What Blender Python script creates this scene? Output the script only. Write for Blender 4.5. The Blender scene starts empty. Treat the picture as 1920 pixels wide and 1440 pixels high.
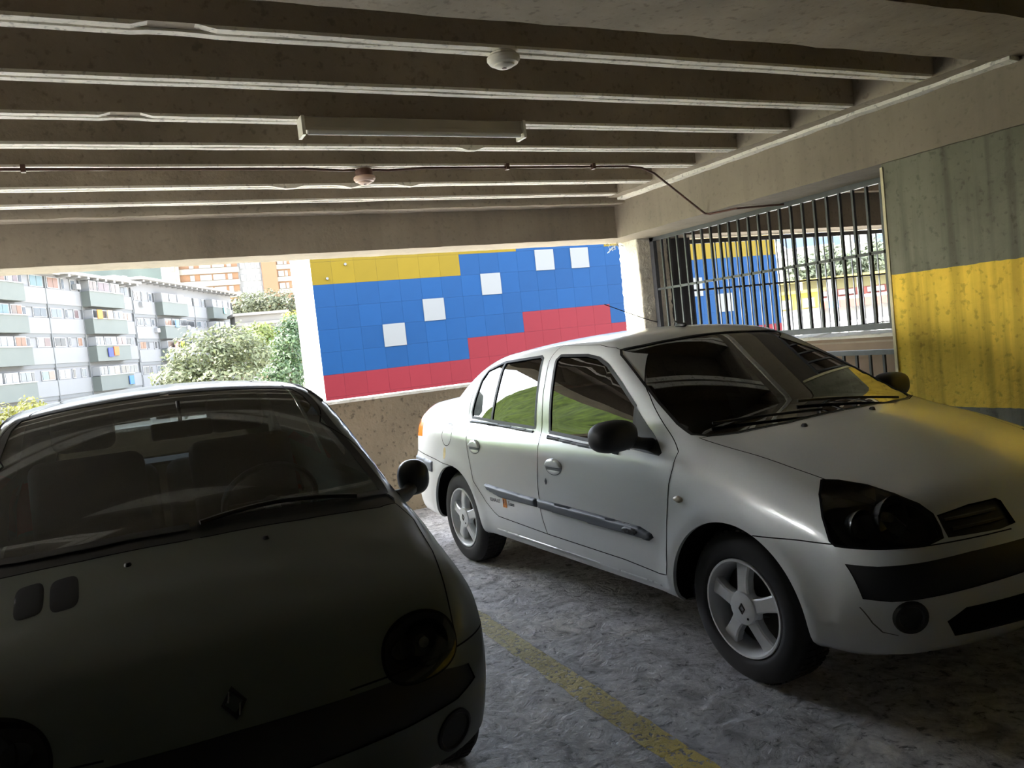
import bpy, bmesh, math, random
import numpy as np
from mathutils import Vector, Matrix, noise
from mathutils.geometry import delaunay_2d_cdt
random.seed(7); RNG = np.random.default_rng(11)
SC = bpy.context.scene; COL = SC.collection

# ------------------------------------------------------------------ camera
CAM_Z = 1.4085
cam = bpy.data.cameras.new('camera'); cam_o = bpy.data.objects.new('camera', cam); COL.objects.link(cam_o)
yaw, pitch, roll = math.radians(25.819), math.radians(-3.220), math.radians(-6.062)
_f = Vector((math.sin(yaw)*math.cos(pitch), math.cos(yaw)*math.cos(pitch), math.sin(pitch)))
_r = Vector((math.cos(yaw), -math.sin(yaw), 0)); _u = _r.cross(_f)
_r2 = _r*math.cos(roll) + _u*math.sin(roll); _u2 = -_r*math.sin(roll) + _u*math.cos(roll)
M = Matrix((( _r2.x, _u2.x, -_f.x, 0), (_r2.y, _u2.y, -_f.y, 0), (_r2.z, _u2.z, -_f.z, CAM_Z), (0, 0, 0, 1)))
cam_o.matrix_world = M
cam.sensor_width = 36; cam.lens = 1529.92/1920*36; cam.clip_start = .05; cam.clip_end = 3000
SC.camera = cam_o

# ------------------------------------------------------------------ sky, sun, exposure
world = bpy.data.worlds.new('sky'); SC.world = world; world.use_nodes = True
wn = world.node_tree.nodes; wl = world.node_tree.links; wn.clear()
sky = wn.new('ShaderNodeTexSky'); sky.sky_type = 'NISHITA'; sky.sun_disc = False
sky.sun_elevation = math.radians(44); sky.sun_rotation = math.radians(-78); sky.dust_density = 3.0; sky.air_density = 1.0; sky.ozone_density = 1.0
bg = wn.new('ShaderNodeBackground'); bg.inputs['Strength'].default_value = 1.0
wo = wn.new('ShaderNodeOutputWorld'); hz = wn.new('ShaderNodeRGBToBW'); wl.new(sky.outputs[0], hz.inputs[0])
hm = wn.new('ShaderNodeMix'); hm.data_type = 'RGBA'; hm.inputs[0].default_value = .62      # hazy, whitish tropical sky
wl.new(sky.outputs[0], hm.inputs[6]); wl.new(hz.outputs[0], hm.inputs[7]); wl.new(hm.outputs[2], bg.inputs[0]); wl.new(bg.outputs[0], wo.inputs[0])
sun = bpy.data.lights.new('sun', 'SUN'); sun.energy = 3.6; sun.angle = math.radians(1.0); sun.color = (1, .95, .86)
sun_o = bpy.data.objects.new('sun', sun); COL.objects.link(sun_o)
SUN_DIR = Vector((-.80, .17, .78)).normalized()          # towards the sun: high, over the left, slightly beyond the mural
sun_o.rotation_euler = SUN_DIR.to_track_quat('Z', 'Y').to_euler()
SC.view_settings.view_transform = 'Standard'; SC.view_settings.look = 'None'
SC.view_settings.gamma = 1; SC.view_settings.use_curve_mapping = False
SC.view_settings.exposure = 2.3
SC.cycles.use_denoising = True; SC.cycles.max_bounces = 8; SC.cycles.diffuse_bounces = 5; SC.cycles.transparent_max_bounces = 16
SC.cycles.sample_clamp_indirect = 6

# ------------------------------------------------------------------ helpers
def tag(o, label=None, cat=None, group=None, kind=None):
    if label: o['label'] = label
    if cat: o['category'] = cat
    if group: o['group'] = group
    if kind: o['kind'] = kind
    return o
def empty(name, loc=(0,0,0), rz=0, parent=None):
    o = bpy.data.objects.new(name, None); COL.objects.link(o); o.location = loc; o.rotation_euler = (0,0,rz)
    o.empty_display_size = .1
    if parent: o.parent = parent
    return o
def mesh_obj(name, verts, faces, mat, parent=None, smooth=False, normals=None, sharp=None):
    me = bpy.data.meshes.new(name); me.from_pydata([tuple(v) for v in verts], [], [tuple(f) for f in faces])
    if mat is not None: me.materials.append(mat)
    if smooth:
        me.polygons.foreach_set('use_smooth', [True]*len(me.polygons))
        if sharp is not None: me.set_sharp_from_angle(angle=math.radians(sharp))
    if normals is not None: me.normals_split_custom_set_from_vertices([tuple(n) for n in normals])
    me.update()
    o = bpy.data.objects.new(name, me); COL.objects.link(o)
    if parent: o.parent = parent
    return o
def share(o, loc=None, parent=None, rot=None):
    c = o.copy(); COL.objects.link(c)
    if parent is not None: c.parent = parent
    if loc is not None: c.location = loc
    if rot is not None: c.rotation_euler = rot
    return c

class MB:
    """collects shapes and links them as one mesh object"""
    def __init__(s): s.v = []; s.f = []
    def add(s, v, f):
        n = len(s.v); s.v += [tuple(p) for p in v]; s.f += [tuple(i+n for i in q) for q in f]; return s
    def box(s, a, b, bev=0):
        (x0,y0,z0),(x1,y1,z1) = a, b
        if bev <= 0:
            return s.add([(x0,y0,z0),(x1,y0,z0),(x1,y1,z0),(x0,y1,z0),(x0,y0,z1),(x1,y0,z1),(x1,y1,z1),(x0,y1,z1)],
                         [(0,3,2,1),(4,5,6,7),(0,1,5,4),(1,2,6,5),(2,3,7,6),(3,0,4,7)])
        bm = bmesh.new(); bmesh.ops.create_cube(bm, size=1)
        for w in bm.verts: w.co = Vector(((x0+x1)/2 + w.co.x*(x1-x0), (y0+y1)/2 + w.co.y*(y1-y0), (z0+z1)/2 + w.co.z*(z1-z0)))
        bmesh.ops.bevel(bm, geom=bm.edges[:], offset=bev, segments=3, affect='EDGES', profile=.5)
        bm.verts.index_update(); s.add([w.co[:] for w in bm.verts], [[w.index for w in f.verts] for f in bm.faces]); bm.free(); return s
    def tube(s, path, r, n=8, cap=True):
        P = [Vector(p) for p in path]; rs = r if isinstance(r, (list, tuple)) else [r]*len(P); rings = []
        up = None
        for i, p in enumerate(P):
            t = (P[min(i+1,len(P)-1)] - P[max(i-1,0)]).normalized()
            if up is None: up = t.orthogonal().normalized()
            up = (up - t*up.dot(t)); up = up.normalized() if up.length > 1e-6 else t.orthogonal().normalized()
            w = t.cross(up)
            rings.append([p + (up*math.cos(2*math.pi*k/n) + w*math.sin(2*math.pi*k/n))*rs[i] for k in range(n)])
        v = [q for R_ in rings for q in R_]; f = []
        for i in range(len(P)-1):
            for k in range(n): f.append((i*n+k, i*n+(k+1)%n, (i+1)*n+(k+1)%n, (i+1)*n+k))
        if cap: f += [tuple(range(n))[::-1], tuple((len(P)-1)*n+k for k in range(n))]
        return s.add(v, f)
    def lathe(s, prof, n=48, axis='y', c=(0,0,0), a0=0, a1=2*math.pi, closed=False):
        """prof: (radius, height along axis)"""
        full = abs(a1-a0-2*math.pi) < 1e-6; m = n if full else n+1; v = []
        for k in range(m):
            a = a0 + (a1-a0)*k/n; ca, sa = math.cos(a), math.sin(a)
            for r, h in prof:
                q = {'y': (r*ca, h, r*sa), 'z': (r*ca, r*sa, h), 'x': (h, r*ca, r*sa)}[axis]
                v.append((q[0]+c[0], q[1]+c[1], q[2]+c[2]))
        L = len(prof); f = []
        for k in range(n):
            k2 = (k+1) % m
            for i in range(L-1 if not closed else L):
                j = (i+1) % L; f.append((k*L+i, k2*L+i, k2*L+j, k*L+j))
        return s.add(v, f)
    def prism(s, poly, a, b, axis='y'):
        """poly of 2-D points in the other two axes, extruded from a to b along axis"""
        n = len(poly)
        def P(p, h): return {'y': (p[0], h, p[1]), 'z': (p[0], p[1], h), 'x': (h, p[0], p[1])}[axis]
        v = [P(p, a) for p in poly] + [P(p, b) for p in poly]
        return s.add(v, [tuple(range(n)), tuple(range(2*n-1, n-1, -1))] + [(i, n+i, n+(i+1)%n, (i+1)%n) for i in range(n)])
    def quad(s, a, b, c, d): return s.add([a,b,c,d], [(0,1,2,3)])
    def build(s, name, mat, parent=None, smooth=False, sharp=40, fix=True):
        o = mesh_obj(name, s.v, s.f, mat, parent)
        if fix:
            bm = bmesh.new(); bm.from_mesh(o.data); bmesh.ops.recalc_face_normals(bm, faces=bm.faces); bm.to_mesh(o.data); bm.free()
        if smooth:
            o.data.polygons.foreach_set('use_smooth', [True]*len(o.data.polygons)); o.data.set_sharp_from_angle(angle=math.radians(sharp))
        return o

# ------------------------------------------------------------------ materials
def new_mat(name):
    m = bpy.data.materials.new(name); m.use_nodes = True
    return m, m.node_tree.nodes, m.node_tree.links, m.node_tree.nodes['Principled BSDF']
def S_(col):      # sRGB 0-255 -> linear
    return tuple(((c/255)/12.92 if c/255 <= .04045 else ((c/255+.055)/1.055)**2.4) for c in col) + (1,)
def plain(name, col, rough=.5, metal=0, spec=.5, coat=0, vary=0, scale=4, bump=0, bscale=60, vary_obj=0):
    m, n, l, b = new_mat(name)
    b.inputs['Base Color'].default_value = S_(col); b.inputs['Roughness'].default_value = rough
    b.inputs['Metallic'].default_value = metal; b.inputs['Specular IOR Level'].default_value = spec
    if coat: b.inputs['Coat Weight'].default_value = coat; b.inputs['Coat Roughness'].default_value = .04
    tc = n.new('ShaderNodeTexCoord')
    if vary:
        no = n.new('ShaderNodeTexNoise'); no.inputs['Scale'].default_value = scale; no.inputs['Detail'].default_value = 5
        l.new(tc.outputs['Object'], no.inputs['Vector'])
        mp = n.new('ShaderNodeMapRange'); mp.inputs[1].default_value = .3; mp.inputs[2].default_value = .7; mp.inputs[3].default_value = 1-vary; mp.inputs[4].default_value = 1+vary
        l.new(no.outputs[0], mp.inputs[0])
        mx = n.new('ShaderNodeVectorMath'); mx.operation = 'SCALE'; mx.inputs[0].default_value = S_(col)[:3]; l.new(mp.outputs[0], mx.inputs['Scale'])
        last = mx.outputs[0]
        l.new(last, b.inputs['Base Color'])
    if vary_obj:
        oi = n.new('ShaderNodeObjectInfo'); mp2 = n.new('ShaderNodeMapRange'); mp2.inputs[3].default_value = 1-vary_obj; mp2.inputs[4].default_value = 1+vary_obj
        l.new(oi.outputs['Random'], mp2.inputs[0])
        mx2 = n.new('ShaderNodeVectorMath'); mx2.operation = 'SCALE'; l.new(mp2.outputs[0], mx2.inputs['Scale'])
        if vary: l.new(last, mx2.inputs[0])
        else: mx2.inputs[0].default_value = S_(col)[:3]
        l.new(mx2.outputs[0], b.inputs['Base Color'])
    if bump:
        nb = n.new('ShaderNodeTexNoise'); nb.inputs['Scale'].default_value = bscale; nb.inputs['Detail'].default_value = 4
        l.new(tc.outputs['Object'], nb.inputs['Vector'])
        bp = n.new('ShaderNodeBump'); bp.inputs['Strength'].default_value = bump; bp.inputs['Distance'].default_value = .02
        l.new(nb.outputs[0], bp.inputs['Height']); l.new(bp.outputs[0], b.inputs['Normal'])
    return m
def ramp(n, l, src, stops):
    r = n.new('ShaderNodeValToRGB'); e = r.color_ramp.elements
    e[0].position, e[0].color = stops[0]; e[1].position, e[1].color = stops[-1]
    for p, c in stops[1:-1]: k = e.new(p); k.color = c
    l.new(src, r.inputs[0]); return r
def g_(v): return (v, v, v, 1)
def mixc(n, l, fac, a, b, blend='MIX'):
    m = n.new('ShaderNodeMix'); m.data_type = 'RGBA'; m.blend_type = blend
    for sock, val in ((m.inputs[0], fac), (m.inputs[6], a), (m.inputs[7], b)):
        if hasattr(val, 'is_output'): l.new(val, sock)
        else: sock.default_value = val
    return m.outputs[2]
def concrete(name, col, dark=.55, streak=0, pits=.4, bump=.5, rough=.85, scale=1.0, board=0, bandz=None, bandcol=None):
    """cast concrete: cloudy tone, small dark pits, vertical drip streaks; optional painted band between two heights"""
    m, n, l, b = new_mat(name); b.inputs['Roughness'].default_value = rough; b.inputs['Specular IOR Level'].default_value = .3
    tc = n.new('ShaderNodeTexCoord'); co = tc.outputs['Object']
    n1 = n.new('ShaderNodeTexNoise'); n1.inputs['Scale'].default_value = 1.6*scale; n1.inputs['Detail'].default_value = 7; n1.inputs['Roughness'].default_value = .62; l.new(co, n1.inputs['Vector'])
    r1 = ramp(n, l, n1.outputs[0], [(.3, g_(dark)), (.7, g_(1.12))])
    base = S_(col)
    if bandz:
        sx = n.new('ShaderNodeSeparateXYZ'); l.new(co, sx.inputs[0])
        nw = n.new('ShaderNodeTexNoise'); nw.inputs['Scale'].default_value = 9; l.new(co, nw.inputs['Vector'])
        ad = n.new('ShaderNodeMath'); ad.operation = 'MULTIPLY_ADD'; ad.inputs[1].default_value = .02; l.new(nw.outputs[0], ad.inputs[0]); l.new(sx.outputs[2], ad.inputs[2])
        a1 = n.new('ShaderNodeMath'); a1.operation = 'GREATER_THAN'; a1.inputs[1].default_value = bandz[0]+.01; l.new(ad.outputs[0], a1.inputs[0])
        a2 = n.new('ShaderNodeMath'); a2.operation = 'LESS_THAN'; a2.inputs[1].default_value = bandz[1]+.01; l.new(ad.outputs[0], a2.inputs[0])
        am = n.new('ShaderNodeMath'); am.operation = 'MULTIPLY'; l.new(a1.outputs[0], am.inputs[0]); l.new(a2.outputs[0], am.inputs[1])
        base = mixc(n, l, am.outputs[0], base, S_(bandcol))
    c = mixc(n, l, 1.0, base, r1.outputs[0], 'MULTIPLY')
    n2 = n.new('ShaderNodeTexNoise'); n2.inputs['Scale'].default_value = 28*scale; n2.inputs['Detail'].default_value = 3; l.new(co, n2.inputs['Vector'])
    r2 = ramp(n, l, n2.outputs[0], [(.30, g_(1-pits)), (.42, g_(1.0))])
    c = mixc(n, l, 1.0, c, r2.outputs[0], 'MULTIPLY')
    if streak:
        mpn = n.new('ShaderNodeMapping'); mpn.inputs['Scale'].default_value = (7, 7, .35); l.new(co, mpn.inputs[0])
        n3 = n.new('ShaderNodeTexNoise'); n3.inputs['Scale'].default_value = 1.5; n3.inputs['Detail'].default_value = 6; l.new(mpn.outputs[0], n3.inputs['Vector'])
        r3 = ramp(n, l, n3.outputs[0], [(.36, g_(1-streak)), (.52, g_(1.0))])
        c = mixc(n, l, 1.0, c, r3.outputs[0], 'MULTIPLY')
    l.new(c, b.inputs['Base Color'])
    hs = n.new('ShaderNodeMath'); hs.operation = 'MULTIPLY_ADD'; hs.inputs[1].default_value = .35; l.new(n2.outputs[0], hs.inputs[0]); l.new(n1.outputs[0], hs.inputs[2])
    bp = n.new('ShaderNodeBump'); bp.inputs['Strength'].default_value = bump; bp.inputs['Distance'].default_value = .03
    l.new(hs.outputs[0], bp.inputs['Height']); l.new(bp.outputs[0], b.inputs['Normal'])
    return m
def glass(name, tint, refl=1.0, rough=.0, dust=0, dustcol=(150,148,140)):
    """thin pane: tinted see-through plus mirror reflection by angle"""
    m, n, l, b = new_mat(name); n.remove(b)
    out = [x for x in n if x.type == 'OUTPUT_MATERIAL'][0]
    t = n.new('ShaderNodeBsdfTransparent'); t.inputs[0].default_value = tuple(tint) + (1,)
    g = n.new('ShaderNodeBsdfGlossy'); g.inputs['Roughness'].default_value = rough
    fr = n.new('ShaderNodeFresnel'); fr.inputs[0].default_value = 1.52
    mu = n.new('ShaderNodeMath'); mu.operation = 'MULTIPLY'; mu.inputs[1].default_value = refl; mu.use_clamp = True; l.new(fr.outputs[0], mu.inputs[0])
    mx = n.new('ShaderNodeMixShader'); l.new(mu.outputs[0], mx.inputs[0]); l.new(t.outputs[0], mx.inputs[1]); l.new(g.outputs[0], mx.inputs[2])
    last = mx.outputs[0]
    if dust:
        df = n.new('ShaderNodeBsdfDiffuse'); df.inputs[0].default_value = S_(dustcol)
        m2 = n.new('ShaderNodeMixShader'); m2.inputs[0].default_value = dust; l.new(last, m2.inputs[1]); l.new(df.outputs[0], m2.inputs[2]); last = m2.outputs[0]
    l.new(last, out.inputs[0]); return m
# ------------------------------------------------------------------ structure
ZB, ZR = 2.25, 2.60            # underside of beams, underside of joists
M_ceil = concrete('ceiling_concrete', (164,153,137), dark=.68, pits=.3, bump=.35)
M_soff = concrete('limewashed_soffit', (246,242,232), dark=.82, pits=.4, bump=.4, scale=1.3)
M_beam = concrete('beam_concrete', (142,132,117), dark=.86, pits=.15, bump=.2, streak=.08)
M_wall = concrete('parapet_concrete', (140,126,104), dark=.75, pits=.5, bump=.5)
M_painted = concrete('painted_wall', (126,126,110), dark=.7, pits=.3, bump=.4, streak=.32, bandz=(.72,1.55), bandcol=(252,214,84))
M_pale = plain('pale_plaster', (214,205,170), .9, vary=.15)
M_sunlit_white = concrete('sunlit_white_plaster', (228,226,216), dark=.75, pits=.2, bump=.8)  # plaster edge with sunlight painted in as white

def floor_material():
    m, n, l, b = new_mat('worn_concrete_floor'); b.inputs['Specular IOR Level'].default_value = .5
    tc = n.new('ShaderNodeTexCoord'); co = tc.outputs['Object']
    def N(s, d=6, r=.6, dist=0):
        x = n.new('ShaderNodeTexNoise'); x.inputs['Scale'].default_value = s; x.inputs['Detail'].default_value = d; x.inputs['Roughness'].default_value = r; x.inputs['Distortion'].default_value = dist
        l.new(co, x.inputs['Vector']); return x.outputs[0]
    a = N(.9); f = N(22, 7, .7, .6); g = N(7, 8, .65, .8); mu = N(70, 3)
    c1 = ramp(n, l, a, [(.3, S_((178,179,186))), (.55, S_((206,205,205))), (.75, S_((226,221,212)))])
    c2 = ramp(n, l, g, [(.34, g_(.55)), (.5, g_(1.05)), (.66, g_(1.3))])
    c = mixc(n, l, 1, c1.outputs[0], c2.outputs[0], 'MULTIPLY')
    pit_shade = ramp(n, l, f, [(.34, g_(.18)), (.44, g_(.95)), (.52, g_(1.08)), (.68, g_(1.35))])  # micro-shadow of the pits multiplied into the colour
    c = mixc(n, l, 1, c, pit_shade.outputs[0], 'MULTIPLY')
    l.new(c, b.inputs['Base Color'])
    rr = ramp(n, l, a, [(.35, g_(.30)), (.6, g_(.52))]); l.new(rr.outputs[0], b.inputs['Roughness'])
    h1 = n.new('ShaderNodeMath'); h1.operation = 'MULTIPLY_ADD'; h1.inputs[1].default_value = .45; l.new(f, h1.inputs[0]); l.new(g, h1.inputs[2])
    h2 = n.new('ShaderNodeMath'); h2.operation = 'MULTIPLY_ADD'; h2.inputs[1].default_value = .12; l.new(mu, h2.inputs[0]); l.new(h1.outputs[0], h2.inputs[2])
    bp = n.new('ShaderNodeBump'); bp.inputs['Strength'].default_value = 1.0; bp.inputs['Distance'].default_value = .12
    l.new(h2.outputs[0], bp.inputs['Height']); l.new(bp.outputs[0], b.inputs['Normal'])
    return m
M_floor = floor_material()
fl = MB().box((-4.2,-6,-.3), (9.2,7.0,0)).build('floor', M_floor); tag(fl, 'worn rough grey concrete garage floor under both cars', 'floor', kind='structure')

# worn yellow bay line, a thin skin of paint with ragged edges
def worn_paint():
    m, n, l, b = new_mat('worn_yellow_paint'); b.inputs['Roughness'].default_value = .6
    tc = n.new('ShaderNodeTexCoord'); co = tc.outputs['Object']
    a = n.new('ShaderNodeTexNoise'); a.inputs['Scale'].default_value = 2.2; a.inputs['Detail'].default_value = 5; l.new(co, a.inputs['Vector'])
    sx = n.new('ShaderNodeSeparateXYZ'); l.new(co, sx.inputs[0])
    gy = n.new('ShaderNodeMapRange'); gy.inputs[1].default_value = 1.9; gy.inputs[2].default_value = 3.4; l.new(sx.outputs[1], gy.inputs[0])
    ca = mixc(n, l, gy.outputs[0], S_((205,182,72)), S_((196,188,140)))
    r = ramp(n, l, a.outputs[0], [(.35, g_(.72)), (.65, g_(1.05))])
    c = mixc(n, l, 1, ca, r.outputs[0], 'MULTIPLY'); l.new(c, b.inputs['Base Color'])
    f = n.new('ShaderNodeTexNoise'); f.inputs['Scale'].default_value = 34; f.inputs['Detail'].default_value = 6; f.inputs['Roughness'].default_value = .7; l.new(co, f.inputs['Vector'])
    al = ramp(n, l, f.outputs[0], [(.41, g_(0)), (.47, g_(1))]); l.new(al.outputs[0], b.inputs['Alpha'])
    bp = n.new('ShaderNodeBump'); bp.inputs['Strength'].default_value = .8; bp.inputs['Distance'].default_value = .03; l.new(f.outputs[0], bp.inputs['Height']); l.new(bp.outputs[0], b.inputs['Normal'])
    return m
v = []; f = []; K = 160
for i in range(K+1):
    y = 1.2 + 4.6*i/K; xc = 1.497 + .010*(y-2.1)
    w0 = .058 + .012*noise.noise((y*9,0,3)) ; w1 = .058 + .012*noise.noise((y*9,5,8))
    v += [(xc-w0, y, .0012), (xc+w1, y, .0012)]
    if i < K: f.append((2*i, 2*i+1, 2*i+3, 2*i+2))
pl = mesh_obj('painted_line', v, f, worn_paint(), fl)

M_dimmed = plain('bounce_cut_concrete', (86,82,74), .95, vary=.15)  # concrete colour darkened to cut bounced light near the viewer
# ceiling slab, joists with limewashed undersides, beams
ce = MB().box((-4.2,-6,3.0), (9.2,7.0,3.25)).build('ceiling', M_ceil); tag(ce, 'ribbed concrete garage ceiling of parallel joists between deep beams', 'ceiling', kind='structure')
JY = [3.10, 3.64, 4.165, 4.68, 5.16, 5.73, 6.26]
chips = {0: [(.325,.12,-1)], 2: [(.19,.10,-1)], 3: [(2.14,.08,1)], 5: [(1.22,.10,1),(1.66,.07,1),(2.10,.07,1)]}
for j, y in enumerate(JY):
    w = .052
    jo = MB().box((-4.2,y-w,ZR+.014), (4.27,y+w,3.02)).build('joist', M_ceil, ce)
    for side in (-1, 1):
        y0, y1 = (y-w+.003, y-.009) if side < 0 else (y+.009, y+w-.003)
        v = []; f = []; n_ = 150
        for i in range(n_+1):
            x = -4.2 + 8.45*i/n_; q = [noise.noise((x*6.1, j*3.3+side, k*2.7)) for k in range(4)]
            q2 = [noise.noise((x*2.1+9, j*3.3+side, k*2.7)) for k in range(4)]
            a0, a1, zz = y0+.0022*q[0], y1+.0022*q[1], ZR+.0015*q[2]+.003*q2[3]
            for cx, cw, sg in chips.get(j, []):
                if abs(x-cx) < cw:
                    if sg < 0: zz += .018*(1-(abs(x-cx)/cw)**4)*(1 if side < 0 else .3)
                    else: zz -= .02*(1-(abs(x-cx)/cw)**2)*(1 if side < 0 else .2)
            v += [(x,a0,zz),(x,a1,zz),(x,a1,ZR+.03),(x,a0,ZR+.03)]
            if i < n_:
                b0 = 4*i
                f += [(b0,b0+1,b0+5,b0+4),(b0+1,b0+2,b0+6,b0+5),(b0+2,b0+3,b0+7,b0+6),(b0+3,b0,b0+4,b0+7)]
        MB().add(v, f + [(0,1,2,3),(4*n_,4*n_+3,4*n_+2,4*n_+1)]).build('soffit_strip', M_soff, jo)
def rough_bar(name, a, b, mat, axis=1, seg=.08, amp=.006, par=ce, seed=0):
    """long beam with slightly uneven lower arrises"""
    (x0,y0,z0),(x1,y1,z1) = a, b; L0, L1 = a[axis], b[axis]; n_ = max(2, int((L1-L0)/seg)); v = []; f = []
    for i in range(n_+1):
        t = L0 + (L1-L0)*i/n_; q = [noise.noise((t*5.3+seed, k*3.1, seed)) for k in range(4)]
        if axis == 1: v += [(x0+amp*q[0],t,z0+amp*q[1]),(x1+amp*q[2],t,z0+amp*q[3]),(x1,t,z1),(x0,t,z1)]
        else: v += [(t,y0+amp*q[0],z0+amp*q[1]),(t,y1+amp*q[2],z0+amp*q[3]),(t,y1,z1),(t,y0,z1)]
        if i < n_:
            b0 = 4*i; f += [(b0,b0+1,b0+5,b0+4),(b0+1,b0+2,b0+6,b0+5),(b0+2,b0+3,b0+7,b0+6),(b0+3,b0,b0+4,b0+7)]
    return MB().add(v, f + [(0,1,2,3),(4*n_,4*n_+1,4*n_+2,4*n_+3)]).build(name, mat, par)
rough_bar('edge_strip', (4.26,2.70,ZR), (4.50,6.60,3.02), M_ceil, amp=.010, seed=3)
rough_bar('edge_lip', (4.38,2.70,ZR-.022), (4.50,6.60,ZR+.004), M_soff, amp=.010, seg=.05, seed=13)
rough_bar('side_beam', (4.46,-6,ZB), (5.02,7.0,3.02), M_beam, amp=.004, seed=5)
rough_bar('back_beam', (-4.2,6.58,ZB), (9.2,7.0,3.02), M_beam, axis=0, amp=.004, seed=7)
rough_bar('beam_ledge', (-4.2,6.40,ZR-.05), (4.46,6.60,3.02), M_ceil, axis=0, amp=.008, seed=9)
rough_bar('transverse_beam', (-4.2,2.30,ZR), (4.46,2.79,3.02), M_ceil, axis=0, amp=.006, seed=11)
MB().box((-4.2,-6,ZR+.15), (4.46,2.30,3.02)).build('near_slab', M_dimmed, ce)
for x in (4.60,):
    pass
for k, y in enumerate((3.2,3.75,4.3,4.85,5.4,5.95,6.4)):
    MB().box((5.02,y-.05,ZR), (9.2,y+.05,3.02)).build('joist', M_ceil, ce)

# walls
wb = MB().box((-4.2,6.80,0), (4.80,7.0,1.03)).build('wall_back', M_wall); tag(wb, 'low bare concrete parapet closing the back of the garage', 'wall', kind='structure')
v = []; f = []
for i in range(121):
    x = -4.2 + 9.0*i/120; a = .010*noise.noise((x*7,1,1)); b_ = .010*noise.noise((x*7,4,2))
    v += [(x,6.792+a,1.012),(x,7.01,1.012),(x,7.01,1.036),(x,6.80+a,1.036+b_*.4)]
    if i < 120:
        q = 4*i; f += [(q,q+1,q+5,q+4),(q+1,q+2,q+6,q+5),(q+2,q+3,q+7,q+6),(q+3,q,q+4,q+7)]
MB().add(v, f).build('coping', M_sunlit_white, wb)  # white colour stands in for sun on the parapet top
wr = MB().box((4.49,-6,0), (5.02,3.62,ZB+.01)).build('wall_right', M_painted); tag(wr, 'stained concrete wall with a broad yellow painted band, right of the sedan', 'wall', kind='structure')
MB().box((4.482,3.606,0), (4.50,3.626,ZB-.02)).build('corner_edge', M_pale, wr)
wf = MB().box((-4.2,-6.2,0), (9.2,-6,3.2)).build('wall_front', M_dimmed); tag(wf, 'plain concrete wall far behind the viewer', 'wall', kind='structure')
wl_ = MB().box((-4.2,-6,0), (-4.0,4.2,3.02)).build('wall_left_blocker', M_dimmed); tag(wl_, 'added concrete wall on the near left, out of view, blocking light', 'wall', kind='structure')  # unseen wall added to keep left light off the car fronts
te = MB().box((-16,-8,-.3), (-4.2,8.5,-.02)).build('bounce_terrace', plain('bounce_terrace_concrete', (172,168,156), .95, vary=.08, scale=.5)); tag(te, 'added pale concrete terrace outside the open left side', 'bounce_terrace', kind='structure')  # unseen slab added to bounce sunlight up to the ceiling
wn_ = MB().box((5.62,3.0,0), (5.80,6.8,1.10)).build('wall_ramp', plain('brown_render', (120,104,88), .9, vary=.15, scale=3)); tag(wn_, 'low brown rendered wall beyond the barred opening', 'wall', kind='structure')
v = []; f = []
for i in range(61):
    y = 4.2 + 2.6*i/60; a = .03*noise.noise((y*5,1,1)); b_ = .02*noise.noise((y*9,4,2))
    v += [(5.61+.4*a,y,1.10),(5.80,y,1.10),(5.80,y,1.15+.5*b_),(5.60,y,1.125+a*.6+b_)]
    if i < 60:
        q = 4*i; f += [(q,q+1,q+5,q+4),(q+1,q+2,q+6,q+5),(q+2,q+3,q+7,q+6),(q+3,q,q+4,q+7)]
MB().add(v, f + [(0,3,2,1),(240,241,242,243)]).build('broken_coping', M_sunlit_white, wn_)  # broken cap coloured white in place of sunlight on the ledge
MB().box((5.60,3.0,1.06), (5.63,6.8,1.075)).build('string_course', M_beam, wn_)
we = MB().box((9.0,-6,0), (9.2,7.0,3.0)).build('wall_end', M_beam); tag(we, 'concrete wall at the far end of the next bay', 'wall', kind='structure')
wb2 = MB().box((5.5,6.80,0), (9.0,7.0,1.0)).build('wall_next', M_wall); tag(wb2, 'low parapet of the next bay below the far bars', 'wall', kind='structure')

# corner column with thick rough-cast plaster: displaced skin on four sides
def rough_column(name, x0, x1, y0, y1, z0, z1, mat, step=.02):
    per = []
    for i in range(int((x1-x0)/step)): per.append((x0+i*step, y0, 0,-1))
    for i in range(int((y1-y0)/step)): per.append((x1, y0+i*step, 1,0))
    for i in range(int((x1-x0)/step)): per.append((x1-i*step, y1, 0,1))
    for i in range(int((y1-y0)/step)): per.append((x0, y1-i*step, -1,0))
    n_ = len(per); nz = int((z1-z0)/step); v = []; f = []
    for k in range(nz+1):
        z = z0 + (z1-z0)*k/nz
        for x, y, nx, ny in per:
            d = .012*noise.fractal((x*16,y*16,z*22), 1.0, 2.0, 3)
            v.append((x+nx*d, y+ny*d, z))
    for k in range(nz):
        for i in range(n_): f.append((k*n_+i, k*n_+(i+1)%n_, (k+1)*n_+(i+1)%n_, (k+1)*n_+i))
    return mesh_obj(name, v, f, mat, smooth=True)
co = rough_column('column', 4.78, 5.14, 6.72, 7.04, 0, ZB+.02, concrete('rough_cast', (240,234,218), dark=.7, pits=.25, bump=.7, scale=1.5))
tag(co, 'rough-cast pale plaster column at the back corner of the garage', 'column', kind='structure')
cl = MB().box((-4.2,6.6,0), (-3.8,7.0,ZB+.02)).build('column', M_beam); tag(cl, 'plain concrete column at the open left corner', 'column', kind='structure')

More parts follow.
